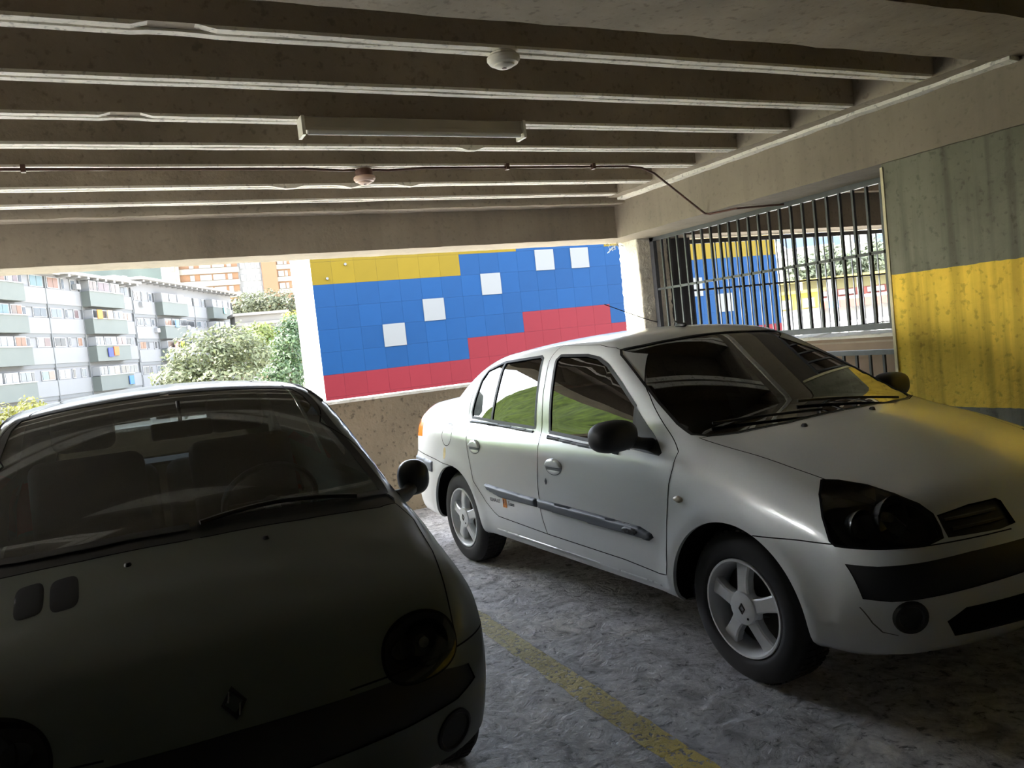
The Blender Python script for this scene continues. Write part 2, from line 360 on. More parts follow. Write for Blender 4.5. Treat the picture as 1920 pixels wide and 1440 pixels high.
# ------------------------------------------------------------------ barred openings
M_bar = plain('grey_painted_steel', (78,80,86), .45, metal=.0, spec=.5, vary=.15, scale=12)
M_bar2 = plain('dark_painted_steel', (58,60,66), .5, vary=.15, scale=12)
gr = empty('window_grille', (4.95,5.05,1.21)); tag(gr, 'grey steel window grille of upright bars between rough column and yellow wall', 'grille')
def gpart(name, a, b, par, mat): 
    o = MB().box(a, b).build(name, mat); o.parent = par; o.matrix_parent_inverse = Matrix.Translation(-Vector(par.location)); return o
gpart('top_rail', (4.93,3.5,2.212), (4.97,6.72,2.252), gr, M_bar)
gpart('bottom_rail', (4.925,3.5,1.19), (4.975,6.72,1.235), gr, M_bar)
gpart('middle_rail', (4.938,3.5,1.724), (4.962,6.72,1.746), gr, M_bar)
gpart('end_post', (4.93,6.66,1.19), (4.97,6.72,2.252), gr, M_bar)
for k in range(25):
    y = 6.426 + .121 - .121*k
    gpart('bar', (4.938,y-.0085,1.22), (4.960,y+.0085,2.22), gr, M_bar)
rl = empty('guard_rail', (5.0,5.0,0)); tag(rl, 'dark steel guard rail with close balusters below the window grille', 'railing')
gpart('top_rail', (4.985,3.5,1.005), (5.02,6.7,1.042), rl, M_bar)
gpart('bottom_rail', (4.985,3.5,.09), (5.015,6.7,.12), rl, M_bar2)
for k in range(26):
    y = 6.55 - .121*k; gpart('baluster', (4.99,y-.009,.1), (5.008,y+.009,1.02), rl, M_bar2)
g2 = empty('far_grille', (7.2,6.9,1.0)); tag(g2, 'second thin-barred grille closing the next bay in front of the city view', 'grille')
gpart('top_rail', (5.5,6.885,2.19), (9.0,6.915,2.235), g2, M_bar2)
gpart('middle_rail', (5.5,6.89,1.692), (9.0,6.91,1.712), g2, M_bar2)
gpart('lower_rail', (5.5,6.89,1.12), (9.0,6.91,1.135), g2, M_bar2)
for k in range(24):
    x = 5.62 + .145*k; gpart('bar', (x-.006,6.894,1.0), (x+.006,6.906,2.2), g2, M_bar)
sp = empty('dark_strip_panel', (5.32,6.84,0)); tag(sp, 'dark grey flat panel standing beside the rough column', 'panel')
gpart('sheet', (5.15,6.83,0), (5.50,6.85,2.25), sp, plain('dark_grey_panel', (58,58,60), .6, vary=.2, scale=5))  # plain dark grey slab filling the strip beside the column
gpart('edge_angle', (5.485,6.815,0), (5.51,6.83,2.25), sp, M_bar)

# ------------------------------------------------------------------ ceiling fittings
M_plast = plain('aged_white_plastic', (222,218,205), .5, vary=.05)
M_pinkplast = plain('aged_pink_plastic', (206,176,160), .5, vary=.08)
M_brown = plain('brown_pipe', (92,62,52), .5, vary=.2, scale=10)
def detector(loc, label, body, base_mat, base_h):
    e = empty('smoke_detector', loc); tag(e, label, 'detector', 'smoke detectors on the ceiling')
    MB().lathe([(0,0),(.050,0),(.056,-.004),(.056,-base_h),(0,-base_h)], 28, 'z').build('base', base_mat, e, True)
    z = -base_h
    MB().lathe([(.0,z),(.062,z),(.070,z-.008),(.070,z-.020),(.060,z-.034),(.044,z-.038),(.042,z-.044),(.030,z-.050),(0,z-.051)], 32, 'z').build('housing', body, e, True, 30)
    MB().lathe([(.0,z-.0505),(.010,z-.0515),(.010,z-.054),(0,z-.055)], 12, 'z').build('indicator', M_brown, e, True)
    return e
detector((1.62,3.10,ZR), 'round white smoke detector under the nearest joist, top of the picture', M_plast, M_plast, .012)
detector((1.60,5.16,ZR-.01), 'pinkish smoke detector on a brown box along the brown pipe', M_pinkplast, M_brown, .045)
cp = empty('conduit', (1.6,5.1,ZR)); tag(cp, 'thin brown pipe run along a joist and bent down to the side beam', 'pipe')
path = [(-4.2,5.085,2.578),(-1,5.085,2.583),(1.2,5.09,2.578),(1.45,5.10,2.568),(1.54,5.16,2.585)]
o = MB().tube(path, .0085, 8).build('pipe', M_brown, None, True); o.parent = cp; o.matrix_parent_inverse = Matrix.Translation(-Vector(cp.location))
path = [(1.66,5.16,2.585),(1.75,5.10,2.568),(2.0,5.09,2.580),(3.60,5.09,2.585),(3.74,5.10,2.575),(3.86,5.12,2.54),(4.44,5.27,2.245),(4.47,5.24,2.235),(4.55,5.02,2.236),(4.93,4.9,2.236)]
o = MB().tube(path, .0085, 8).build('pipe', M_brown, None, True); o.parent = cp; o.matrix_parent_inverse = Matrix.Translation(-Vector(cp.location))
for x in (-.3, 2.6, 3.3):
    o = MB().box((x-.012,5.07,2.565), (x+.012,5.105,2.605)).build('clip', M_brown); o.parent = cp; o.matrix_parent_inverse = Matrix.Translation(-Vector(cp.location))

lp = empty('ceiling_lamp', (1.59,4.10,ZR)); tag(lp, 'long unlit fluorescent batten lamp hung under a joist', 'lamp')
M_lampbody = plain('lamp_grey_enamel', (186,178,160), .55, vary=.12)
M_lampw = plain('lamp_white_enamel', (225,222,210), .4)
MB().box((-.615,-.030,-.050), (.615,.055,0), .004).build('housing', M_lampbody, lp, True)
MB().box((-.60,-.040,-.068), (.605,.03,-.050)).build('reflector', M_lampbody, lp)
MB().tube([(-.59,-.034,-.078),(.59,-.034,-.078)], .013, 14).build('tube', plain('opal_tube', (235,235,228), .3), lp, True)
for s in (-1, 1):
    MB().box((s*.612-.008,-.055,-.094), (s*.612+.008,.045,.0)).build('end_bracket', M_lampw, lp)

# stray wire across the column, and a tatter of plastic under the beam corner
wi = MB().tube([(4.915,6.692,1.412),(4.80,6.685,1.445),(4.60,6.665,1.515),(4.292,6.66,1.634)], .004, 6).build('wire', plain('black_wire', (18,18,18), .9, spec=.1)); tag(wi, 'thin black wire sticking out sideways from the rough column', 'wire')
v = []; f = []
for i in range(26):
    a = random.uniform(0,6.28); r = random.uniform(.02,.10); z = ZB - random.uniform(.0,.06); c = Vector((4.66+r*math.cos(a)*.9, 6.93+.3*r*math.sin(a), z)); n0 = len(v)
    d = Vector((random.uniform(-1,1),random.uniform(-1,1),random.uniform(-1.2,-.1)))*.045; e = d.orthogonal().normalized()*.008
    v += [c-e, c+e, c+d+e*.4, c+d-e*.4]; f.append((n0,n0+1,n0+2,n0+3))
ta = mesh_obj('plastic_tatter', v, f, plain('white_film', (210,214,218), .4)); tag(ta, 'ragged tuft of white plastic caught under the beam corner', 'tatter')
# ------------------------------------------------------------------ car surfaces
def curve_table(pts, lo=None, hi=None, smooth=0.05, n=600):
    """Smooth 1-D profile through control points (piecewise linear, then blurred twice)."""
    xs = np.array([p[0] for p in pts], float); ys = np.array([p[1] for p in pts], float)
    lo = xs[0] if lo is None else lo; hi = xs[-1] if hi is None else hi
    t = np.linspace(lo - .3, hi + .3, n)
    # monotone cubic (Fritsch-Carlson) with linear extrapolation
    h = np.diff(xs); d = np.diff(ys) / h
    m = np.empty(len(xs)); m[0] = d[0]; m[-1] = d[-1]
    for i in range(1, len(xs) - 1):
        m[i] = 0 if d[i-1]*d[i] <= 0 else 3*(h[i-1]+h[i]) / ((2*h[i]+h[i-1])/d[i-1] + (h[i]+2*h[i-1])/d[i])
    k = np.clip(np.searchsorted(xs, t) - 1, 0, len(xs) - 2)
    s = (t - xs[k]) / h[k]; sc = np.clip(s, 0, 1)
    y = ((1+2*sc)*(1-sc)**2)*ys[k] + sc*(1-sc)**2*h[k]*m[k] + sc*sc*(3-2*sc)*ys[k+1] + sc*sc*(sc-1)*h[k]*m[k+1]
    y = np.where(t < xs[0], ys[0] + (t-xs[0])*m[0], np.where(t > xs[-1], ys[-1] + (t-xs[-1])*m[-1], y))
    w = max(1, int(smooth / (t[1]-t[0])))
    for _ in range(2):
        if w > 1:
            ker = np.ones(w) / w
            yp = np.concatenate([y[0] + (np.arange(-w, 0))*(y[1]-y[0]), y, y[-1] + np.arange(1, w+1)*(y[-1]-y[-2])])
            y = np.convolve(yp, ker, 'same')[w:-w]
    return lambda q: np.interp(q, t, y)

def smax(a, b, k):
    h = np.maximum(k - np.abs(a - b), 0) / k
    return np.maximum(a, b) + h*h*k*.25
def smin(a, b, k):
    return -smax(-a, -b, k)

def make_sedan_field():
    top = curve_table([(-2.25,1.00),(-2.08,1.015),(-1.9,1.03),(-1.5,1.03),(-1.2,.99),(-.9,.955),(0,.935),(.8,.955),(1.0,.96),(1.2,.935),(1.45,.875),(1.7,.795),(1.85,.735),(2.0,.64)])
    crown = curve_table([(-2.2,.05),(-1.2,.06),(0,.03),(.8,.05),(1.2,.08),(1.6,.09),(2.0,.06)])
    plan = curve_table([(-2.2,.715),(-2.0,.765),(-1.7,.80),(-1.3,.815),(-.6,.818),(.6,.818),(1.2,.818),(1.5,.812),(1.7,.795),(1.9,.765),(2.1,.72)])
    sect = curve_table([(.15,-.05),(.24,-.028),(.32,-.006),(.45,.0),(.56,.0),(.66,-.004),(.75,-.012),(.82,-.022),(.88,-.045),(.94,-.085),(1.0,-.13)], smooth=.03)
    fprof = curve_table([(.1,1.90),(.2,1.955),(.30,2.0),(.42,2.03),(.53,2.035),(.60,2.015),(.66,1.97),(.72,1.945),(.8,1.93),(1.0,1.9)], smooth=.04)
    rprof = curve_table([(.1,-2.02),(.2,-2.06),(.32,-2.12),(.5,-2.135),(.63,-2.125),(.68,-2.08),(.85,-2.07),(1.0,-2.04),(1.1,-2.0)], smooth=.03)
    roof = curve_table([(-1.6,1.20),(-1.2,1.295),(-.9,1.340),(-.5,1.372),(-.15,1.383),(.1,1.377),(.35,1.352),(.7,1.295)], smooth=.1)
    gsec = curve_table([(.8,.765),(.9,.752),(.95,.742),(1.05,.712),(1.15,.675),(1.25,.632),(1.33,.590),(1.40,.540),(1.5,.46)], smooth=.05)
    gplan = curve_table([(-1.9,-.14),(-1.5,-.075),(-1.1,-.03),(-.6,-.005),(-.1,0),(.4,-.005),(.8,-.02),(1.2,-.05)], smooth=.1)
    def field(p):
        x, y, z = p[...,0], np.abs(p[...,1]), p[...,2]
        ft = (z - (top(x) - crown(x)*(y/.75)**2)) * .93
        r1 = np.hypot(x-1.236, z-.285); r2 = np.hypot(x+1.236, z-.285)
        flare = .010*np.exp(-((np.minimum(r1,r2)-.37)/.055)**2)
        fs = y - (plan(x) + sect(z) + flare)
        ff = x - (fprof(z) - .20*(y/.8)**2.2)
        fr = (rprof(z) + .13*(y/.8)**2.4) - x
        low = smax(ft, fs, .10)
        low = smax(low, ff*.95, .13)
        low = smax(low, fr, .09)
        low = smax(low, .235 - z, .05)
        xs = x + .13*(y/.7)**2
        c, s = math.cos(math.radians(28.0)), math.sin(math.radians(28.0))
        fw = (xs - 1.03)*s + (z - .955)*c
        fo = z - (roof(x) - .045*(y/.55)**2)
        xr = x - .16*(y/.7)**2
        c2, s2 = math.cos(math.radians(33.0)), math.sin(math.radians(33.0))
        fb = -(xr + 1.63)*s2 + (z - 1.02)*c2
        fg = y - (gsec(z) + gplan(x))
        g = smax(fo, fb, .14); g = smax(g, fg, .085); g = smax(g, fw, .045)
        g = np.maximum(g, .80 - z)
        return smin(low, g, .045)
    return field

def make_hatch_field():
    top = curve_table([(-1.8,.93),(-1.2,.95),(0,.93),(.7,.935),(.95,.925),(1.15,.865),(1.35,.785),(1.52,.70),(1.64,.61),(1.75,.50)])
    crown = curve_table([(-1.7,.05),(0,.03),(.8,.05),(1.2,.07),(1.6,.06)])
    plan = curve_table([(-1.75,.70),(-1.5,.77),(-1.1,.80),(-.3,.812),(.6,.812),(1.1,.808),(1.3,.80),(1.5,.782),(1.65,.75),(1.75,.72)])
    sect = curve_table([(.10,-.04),(.20,-.015),(.30,-.003),(.5,0),(.62,-.004),(.75,-.02),(.85,-.045),(.95,-.09)], smooth=.03)
    fprof = curve_table([(.1,1.64),(.2,1.69),(.30,1.72),(.40,1.735),(.47,1.73),(.52,1.715),(.58,1.695),(.65,1.675),(.8,1.63)], smooth=.04)
    rprof = curve_table([(.1,-1.62),(.25,-1.68),(.45,-1.70),(.6,-1.68),(.9,-1.62),(1.1,-1.55)], smooth=.05)
    roof = curve_table([(-1.6,1.245),(-1.3,1.305),(-.9,1.345),(-.4,1.362),(-.05,1.358),(.2,1.338),(.5,1.29)], smooth=.1)
    gsec = curve_table([(.8,.775),(.9,.755),(1.0,.725),(1.1,.69),(1.2,.65),(1.3,.605),(1.38,.555),(1.5,.47)], smooth=.05)
    gplan = curve_table([(-1.7,-.07),(-1.2,-.02),(-.5,0),(.1,0),(.6,-.015),(1.0,-.04)], smooth=.1)
    def field(p):
        x, y, z = p[...,0], np.abs(p[...,1]), p[...,2]
        ft = (z - (top(x) - crown(x)*(y/.75)**2)) * .90
        r1 = np.hypot(x-1.1735, z-.275); r2 = np.hypot(x+1.1735, z-.275)
        flare = .012*np.exp(-((np.minimum(r1,r2)-.35)/.05)**2)
        fs = y - (plan(x) + sect(z) + flare)
        ff = x - (fprof(z) - .20*(y/.8)**2.3)
        fr = (rprof(z) + .12*(y/.8)**2.4) - x
        low = smax(ft, fs, .14)
        low = smax(low, ff*.95, .16)
        low = smax(low, fr, .10)
        low = smax(low, .17 - z, .05)
        xs = x + .15*(y/.7)**2
        c, s = math.cos(math.radians(29.5)), math.sin(math.radians(29.5))
        fw = (xs - 1.01)*s + (z - .915)*c
        fo = z - (roof(x) - .045*(y/.55)**2)
        c2, s2 = math.cos(math.radians(60.0)), math.sin(math.radians(60.0))
        fb = -(x - .08*(y/.7)**2 + 1.60)*s2 + (z - .95)*c2
        fg = y - (gsec(z) + gplan(x))
        g = smax(fo, fb, .10); g = smax(g, fg, .085); g = smax(g, fw, .055)
        g = np.maximum(g, .78 - z)
        return smin(low, g, .05)
    return field

class CarSurface:
    """Closed body surface of a car: field < 0 inside; unwrapped to (u, v) around the two wheel poles."""
    def __init__(self, field, xf, xr, za=.30):
        self.F, self.xf, self.xr, self.za = field, xf, xr, za
        self.RF, self.RV = .75, .85
    def trace(self, o, d, tmax=3.0, steps=90, inward=True):
        """first surface crossing along rays (o + t d); inward: from outside in, else inside out"""
        o = np.asarray(o, float); d = np.asarray(d, float)
        t0 = np.zeros(len(o)); sgn = 1.0 if inward else -1.0
        hit = np.zeros(len(o), bool); lo = np.zeros(len(o)); hi = np.full(len(o), tmax)
        dt = tmax/steps; prev = np.zeros(len(o))
        for i in range(1, steps+1):
            t = i*dt
            f = self.F(o + t*d) * sgn
            new = (~hit) & (f < 0)
            lo[new] = t - dt; hi[new] = t; hit |= new
            if hit.all(): break
        for _ in range(26):
            m = .5*(lo+hi); f = self.F(o + m[:,None]*d)*sgn
            neg = f < 0
            hi = np.where(neg, m, hi); lo = np.where(neg, lo, m)
        p = o + (.5*(lo+hi))[:,None]*d
        return p, hit
    def normal(self, p, e=.004):
        p = np.asarray(p, float); g = np.empty_like(p)
        for k in range(3):
            q = np.zeros(3); q[k] = e
            g[:,k] = self.F(p+q) - self.F(p-q)
        return g / np.maximum(np.linalg.norm(g, axis=1, keepdims=True), 1e-9)
    def side(self, pts):                      # (x, z) seen from the +y side
        a = np.array(pts, float); o = np.c_[a[:,0], np.full(len(a), 1.6), a[:,1]]
        return self.trace(o, np.tile([0,-1.,0], (len(a),1)), 1.6)[0]
    def topv(self, pts):
        a = np.array(pts, float); o = np.c_[a[:,0], a[:,1], np.full(len(a), 2.0)]
        return self.trace(o, np.tile([0,0,-1.], (len(a),1)), 1.9)[0]
    def frontv(self, pts):                    # (y, z)
        a = np.array(pts, float); o = np.c_[np.full(len(a), 3.0), a[:,0], a[:,1]]
        return self.trace(o, np.tile([-1.,0,0], (len(a),1)), 3.0)[0]
    def rearv(self, pts):
        a = np.array(pts, float); o = np.c_[np.full(len(a), -3.0), a[:,0], a[:,1]]
        return self.trace(o, np.tile([1.,0,0], (len(a),1)), 3.0)[0]
    def view(self, v, pts):
        return {'S': self.side, 'T': self.topv, 'F': self.frontv, 'R': self.rearv}[v](pts)
    def to_uv(self, p):
        x, y, z = p[:,0], p[:,1], p[:,2]-self.za
        mid = np.clip(x, self.xr, self.xf); rx = x - mid
        phi = np.arctan2(rx, z); rad = np.hypot(rx, z)
        phi = np.where(rx == 0, 0, phi)
        th = np.where(rx == 0, np.arctan2(y, z), np.arctan2(y, rad))
        return np.c_[mid + phi*self.RF, th*self.RV]
    def from_uv(self, uv):
        u, th = uv[:,0], uv[:,1]/self.RV
        mid = np.clip(u, self.xr, self.xf); phi = (u-mid)/self.RF
        d = np.c_[np.sin(phi)*np.cos(th), np.sin(th), np.cos(phi)*np.cos(th)]
        o = np.c_[mid, np.zeros(len(u)), np.full(len(u), self.za)]
        return self.trace(o, d, 2.0, 100, inward=False)[0]
# ------------------------------------------------------------------ car building kit
def chaikin(p, n=2, closed=True):
    p = np.array(p, float)
    for _ in range(n):
        q = np.roll(p, -1, 0) if closed else p[1:]
        a = p if closed else p[:-1]
        r = np.empty((2*len(a), 2)); r[0::2] = .75*a+.25*q; r[1::2] = .25*a+.75*q
        p = r if closed else np.vstack([p[:1], r, p[-1:]])
    return p
def densify(p, step=.02, closed=True):
    p = np.array(p, float); out = []
    for i in range(len(p) if closed else len(p)-1):
        a, b = p[i], p[(i+1) % len(p)]; k = max(1, int(np.linalg.norm(b-a)/step))
        for j in range(k): out.append(a + (b-a)*j/k)
    if not closed: out.append(p[-1])
    return np.array(out)
def inpoly(P, poly):
    x, y = P[:,0], P[:,1]; c = np.zeros(len(P), bool); n = len(poly)
    for i in range(n):
        x0, y0 = poly[i]; x1, y1 = poly[i-1]
        if y0 == y1: continue
        m = ((y0 > y) != (y1 > y)) & (x < (x1-x0)*(y-y0)/(y1-y0)+x0)
        c ^= m
    return c
def cdt(pts, edges):
    r = delaunay_2d_cdt([Vector((float(a), float(b))) for a, b in pts], [tuple(map(int, e)) for e in edges], [], 0, 1e-6)
    return np.array([(v.x, v.y) for v in r[0]]), [tuple(f) for f in r[2]]

class Car:
    def __init__(s, root, S, wz, ra):
        s.root, s.S, s.wz, s.ra = root, S, wz, ra
        s.regions = []
    def region(s, name, view, poly, rounds=0, cond=None):
        poly = chaikin(poly, rounds) if rounds else np.array(poly, float)
        s.regions.append((name, view, poly, cond)); return poly
    def split(s, step=.034):
        S = s.S; du = 1.36
        pts = []; edges = []
        def addline(p3, ok):
            uv = S.to_uv(p3); base = len(pts)
            ok = ok & (uv[:,1] >= -1e-6)
            uv[:,1] = np.maximum(uv[:,1], 0)
            pts.extend(uv.tolist())
            for i in range(len(uv)-1):
                if ok[i] and ok[i+1] and np.linalg.norm(uv[i+1]-uv[i]) < .12: edges.append((base+i, base+i+1))
        s.lines = {}
        for name, view, poly, cond in s.regions:
            d = densify(poly, .018); d = np.vstack([d, d[:1]])
            p3, ok = S.viewh(view, d); addline(p3, ok); s.lines[name] = (p3, ok)
        s.arch = {}
        for key, xw in (('f', S.xf), ('r', S.xr)):
            a = np.linspace(-.35, math.pi+.35, 70); d = np.c_[xw + s.ra*np.cos(a), s.wz + s.ra*np.sin(a)]
            d = d[d[:,1] > .215]
            p3, ok = S.viewh('S', d); addline(p3, ok); s.arch[key] = p3
        con = np.array(pts)
        uu = np.arange(S.xr-du, S.xf+du+1e-6, step); grid = []
        for u in uu:
            vmax = 1.48 if S.xr < u < S.xf else 1.06
            k = int(vmax/step)
            grid += [(u, vmax*j/k) for j in range(k+1)]
        grid = np.array(grid)
        # thin out grid points that crowd a feature line
        keep = np.ones(len(grid), bool)
        cell = {}
        for i, (a, b) in enumerate(con): cell.setdefault((int(a//.02), int(b//.02)), []).append(i)
        for gi, (a, b) in enumerate(grid):
            ca, cb = int(a//.02), int(b//.02)
            for i in (-1,0,1):
                for j in (-1,0,1):
                    for c in cell.get((ca+i, cb+j), ()):
                        if (con[c,0]-a)**2 + (con[c,1]-b)**2 < .012**2 and b > 1e-6: keep[gi] = False
        allp = np.vstack([con, grid[keep]])
        uv, tris = cdt(allp, edges)
        P = S.from_uv(uv); P[:,1] = np.where(uv[:,1] < 1e-6, 0, P[:,1]); N = S.normal(P)
        T = np.array([t for t in tris if len(t) == 3])
        cuv = uv[T].mean(1); okd = ~((cuv[:,1] > 1.06) & ((cuv[:,0] > S.xf) | (cuv[:,0] < S.xr)))
        T = T[okd]; c = P[T].mean(1); nn = N[T].mean(1)
        lab = np.array(['body']*len(T), dtype=object)
        for name, view, poly, cond in s.regions:
            if view == 'S': m = inpoly(c[:,[0,2]], poly)
            elif view == 'T': m = inpoly(c[:,[0,1]], poly) & (nn[:,2] > .05)
            elif view == 'D': m = inpoly(np.c_[(c[:,1]-c[:,0])*R2, c[:,2]], poly) & (c[:,0] > .5) & (nn[:,0]+nn[:,1] > 0)
            elif view == 'B': m = inpoly(np.c_[(c[:,1]+c[:,0])*R2, c[:,2]], poly) & (c[:,0] < -.5) & (nn[:,1]-nn[:,0] > 0)
            elif view == 'F': m = inpoly(c[:,[1,2]], poly) & (c[:,0] > .5)
            else: m = inpoly(c[:,[1,2]], poly) & (c[:,0] < -.5)
            if cond is not None: m &= cond(c, nn)
            lab[m] = name
        for xw in (S.xf, S.xr):
            lab[(np.hypot(c[:,0]-xw, c[:,2]-s.wz) < s.ra) & (c[:,1] > .42)] = 'cut'
        s.P, s.N, s.T, s.lab = P, N, T, lab
    def piece(s, name, region, mat, mode='merge', parent=None, off=0.0, label=None):
        """mode merge: both halves one object; pair: an object for each side"""
        regs = region if isinstance(region, (list, tuple)) else [region]
        T = s.T[np.isin(s.lab, regs)]
        if len(T) == 0: print('EMPTY', name); return []
        idx, inv = np.unique(T.ravel(), return_inverse=True); t = inv.reshape(-1,3)
        P = s.P[idx] + s.N[idx]*off; N = s.N[idx]
        a = P[t]; flip = np.einsum('ij,ij->i', np.cross(a[:,1]-a[:,0], a[:,2]-a[:,0]), N[t].mean(1)) < 0
        t[flip] = t[flip][:, ::-1]
        Pm, Nm = P*[1,-1,1], N*[1,-1,1]; tm = t[:, ::-1]
        out = []
        pl = parent if isinstance(parent, (list, tuple)) else [parent, parent]
        if mode == 'merge':
            out.append(mesh_obj(name, np.vstack([P,Pm]), np.vstack([t, tm+len(P)]), mat, pl[0] or s.root, True, np.vstack([N,Nm])))
        else:
            out.append(mesh_obj(name, P, t, mat, pl[0] or s.root, True, N))
            out.append(mesh_obj(name, Pm, tm, mat, pl[1] or s.root, True, Nm))
        if label:
            for o in out: o['label'] = label
        return out
    def seam(s, name, line, mat, w=.0035, off=.0008, parent=None, sides=(1,-1), name_obj='panel_gap', rng=None):
        p, ok = s.lines[line] if isinstance(line, str) else line
        n = s.S.normal(p); t = np.gradient(p, axis=0); b = np.cross(n, t); b /= np.maximum(np.linalg.norm(b, axis=1, keepdims=True), 1e-9)
        good = ok & (p[:,1] > -1e-4)
        for xw in (s.S.xf, s.S.xr): good &= ~((np.hypot(p[:,0]-xw, p[:,2]-s.wz) < s.ra-.004) & (p[:,1] > .42))
        if rng is not None: good &= rng(p)
        v0 = p + n*off - b*w/2; v1 = p + n*off + b*w/2; f = []
        for i in range(len(p)-1):
            if good[i] and good[i+1] and np.linalg.norm(p[i+1]-p[i]) < .12: f.append((2*i, 2*i+1, 2*i+3, 2*i+2))
        V = np.empty((2*len(p),3)); V[0::2] = v0; V[1::2] = v1
        runs = []
        for q in f:
            if runs and runs[-1][-1][3] == q[0]: runs[-1].append(q)
            else: runs.append([q])
        if len(runs) > 1 and np.linalg.norm(p[0]-p[-1]) < .002 and runs[0][0][0] == 0 and runs[-1][-1][3] == 2*(len(p)-1):
            runs[0] = runs.pop() + runs[0]; V[2*(len(p)-1)] = V[0]; V[2*(len(p)-1)+1] = V[1]
            k_ = 2*(len(p)-1); runs[0] = [tuple(0 if i == k_ else 1 if i == k_+1 else i for i in q) for q in runs[0]]
        out = []
        pl = parent if isinstance(parent, (list, tuple)) else [parent, parent]
        for k, sd in enumerate(sides):
            for rn in runs:
                if len(rn) < 3: continue
                ids = sorted({i for q in rn for i in q}); mp = {i: j for j, i in enumerate(ids)}
                ff = [tuple(mp[i] for i in q) for q in rn]
                out.append(mesh_obj(name_obj, V[ids]*[1,sd,1], ff if sd > 0 else [q[::-1] for q in ff], mat, pl[k] or s.root))
        return out
    def pad(s, name, view, poly, h, bev, mat, parent=None, sides=(1,-1), step=.012, base=-.003, rounds=0, dish=0):
        """raised (or dished) piece lying on the body surface"""
        poly = chaikin(poly, rounds) if rounds else np.array(poly, float)
        bd = densify(poly, step); lo, hi = bd.min(0), bd.max(0)
        gx, gy = np.meshgrid(np.arange(lo[0]+step/2, hi[0], step), np.arange(lo[1]+step/2, hi[1], step)); g = np.c_[gx.ravel(), gy.ravel()]
        g = g[inpoly(g, bd)]
        if len(g):
            dm = np.sqrt(((g[:,None,:]-bd[None])**2).sum(2)).min(1); g = g[dm > step*.5]
        allp = np.vstack([bd, g]) if len(g) else bd
        uv, tr = cdt(allp, [(i, (i+1) % len(bd)) for i in range(len(bd))])
        c = np.array([uv[list(t)].mean(0) for t in tr]); tr = [t for t, k in zip(tr, inpoly(c, bd)) if k]
        d = np.sqrt(((uv[:,None,:]-bd[None])**2).sum(2)).min(1); q = np.clip(d/bev, 0, 1)
        hh = base + (h-base)*np.sqrt(1-(1-q)**2) - dish*np.clip(d/max(d.max(),1e-6),0,1)**1.5
        p, ok = s.S.viewh(view, uv); n = s.S.normal(p); V = p + n*hh[:,None]
        tr = np.array(tr); a = V[tr]; fl = np.einsum('ij,ij->i', np.cross(a[:,1]-a[:,0], a[:,2]-a[:,0]), n[tr].mean(1)) < 0
        tr[fl] = tr[fl][:, ::-1]
        out = []
        pl = parent if isinstance(parent, (list, tuple)) else [parent]*len(sides)
        for k, sd in enumerate(sides):
            out.append(mesh_obj(name, V*[1,sd,1], tr if sd > 0 else tr[:, ::-1], mat, pl[k] or s.root, True))
        return out
    def arches(s, paint, dark, depth=.05, well=.34, outer=.72):
        for key, xw in (('f', s.S.xf), ('r', s.S.xr)):
            p = s.arch[key]; n = len(p)
            for sd in (1,-1):
                q = p*[1,sd,1]; r = q.copy(); r[:,1] = np.where(np.abs(q[:,1]) > outer+.01, sd*outer, q[:,1]-sd*.01)
                cx = np.array([xw, 0, s.wz]); lip = q.copy(); 
                V = np.vstack([lip, r]); f = [(i, i+1, n+i+1, n+i) for i in range(n-1)]
                lp_ = q.copy(); lp_[:,1] = np.where(np.abs(q[:,1]) > outer+.03, q[:,1]-sd*.016, r[:,1])
                mesh_obj('wheel_arch_lip', np.vstack([q, lp_]), f, paint, s.root, True)
                mesh_obj('wheel_arch_liner', np.vstack([lp_, r]), f, dark, s.root, True)
                m = MB().lathe([(s.ra+.002, sd*outer), (s.ra+.01, sd*well)], 40, 'y', (xw,0,s.wz), .02, math.pi-.02)
                m.lathe([(s.ra+.01, sd*well), (.05, sd*well)], 40, 'y', (xw,0,s.wz), .02, math.pi-.02)
                m.build('wheel_well', dark, s.root, True)
R2 = math.sqrt(.5)
def viewh(self, v, pts):
    a = np.array(pts, float); n = len(a)
    o, d, tm = {'S': (np.c_[a[:,0], np.full(n,1.6), a[:,1]], [0,-1.,0], 1.6), 'T': (np.c_[a[:,0], a[:,1], np.full(n,2.0)], [0,0,-1.], 1.9),
             'F': (np.c_[np.full(n,3.0), a[:,0], a[:,1]], [-1.,0,0], 3.0), 'R': (np.c_[np.full(n,-3.0), a[:,0], a[:,1]], [1.,0,0], 3.0),
             'D': (np.c_[-a[:,0]*R2+3*R2, a[:,0]*R2+3*R2, a[:,1]], [-R2,-R2,0], 3.0),
             'B': (np.c_[a[:,0]*R2-3*R2, a[:,0]*R2+3*R2, a[:,1]], [R2,-R2,0], 3.0)}[v]      # D, B: from the front and rear quarters
    return self.trace(o, np.tile(d, (n,1)), tm, 160)
CarSurface.viewh = viewh

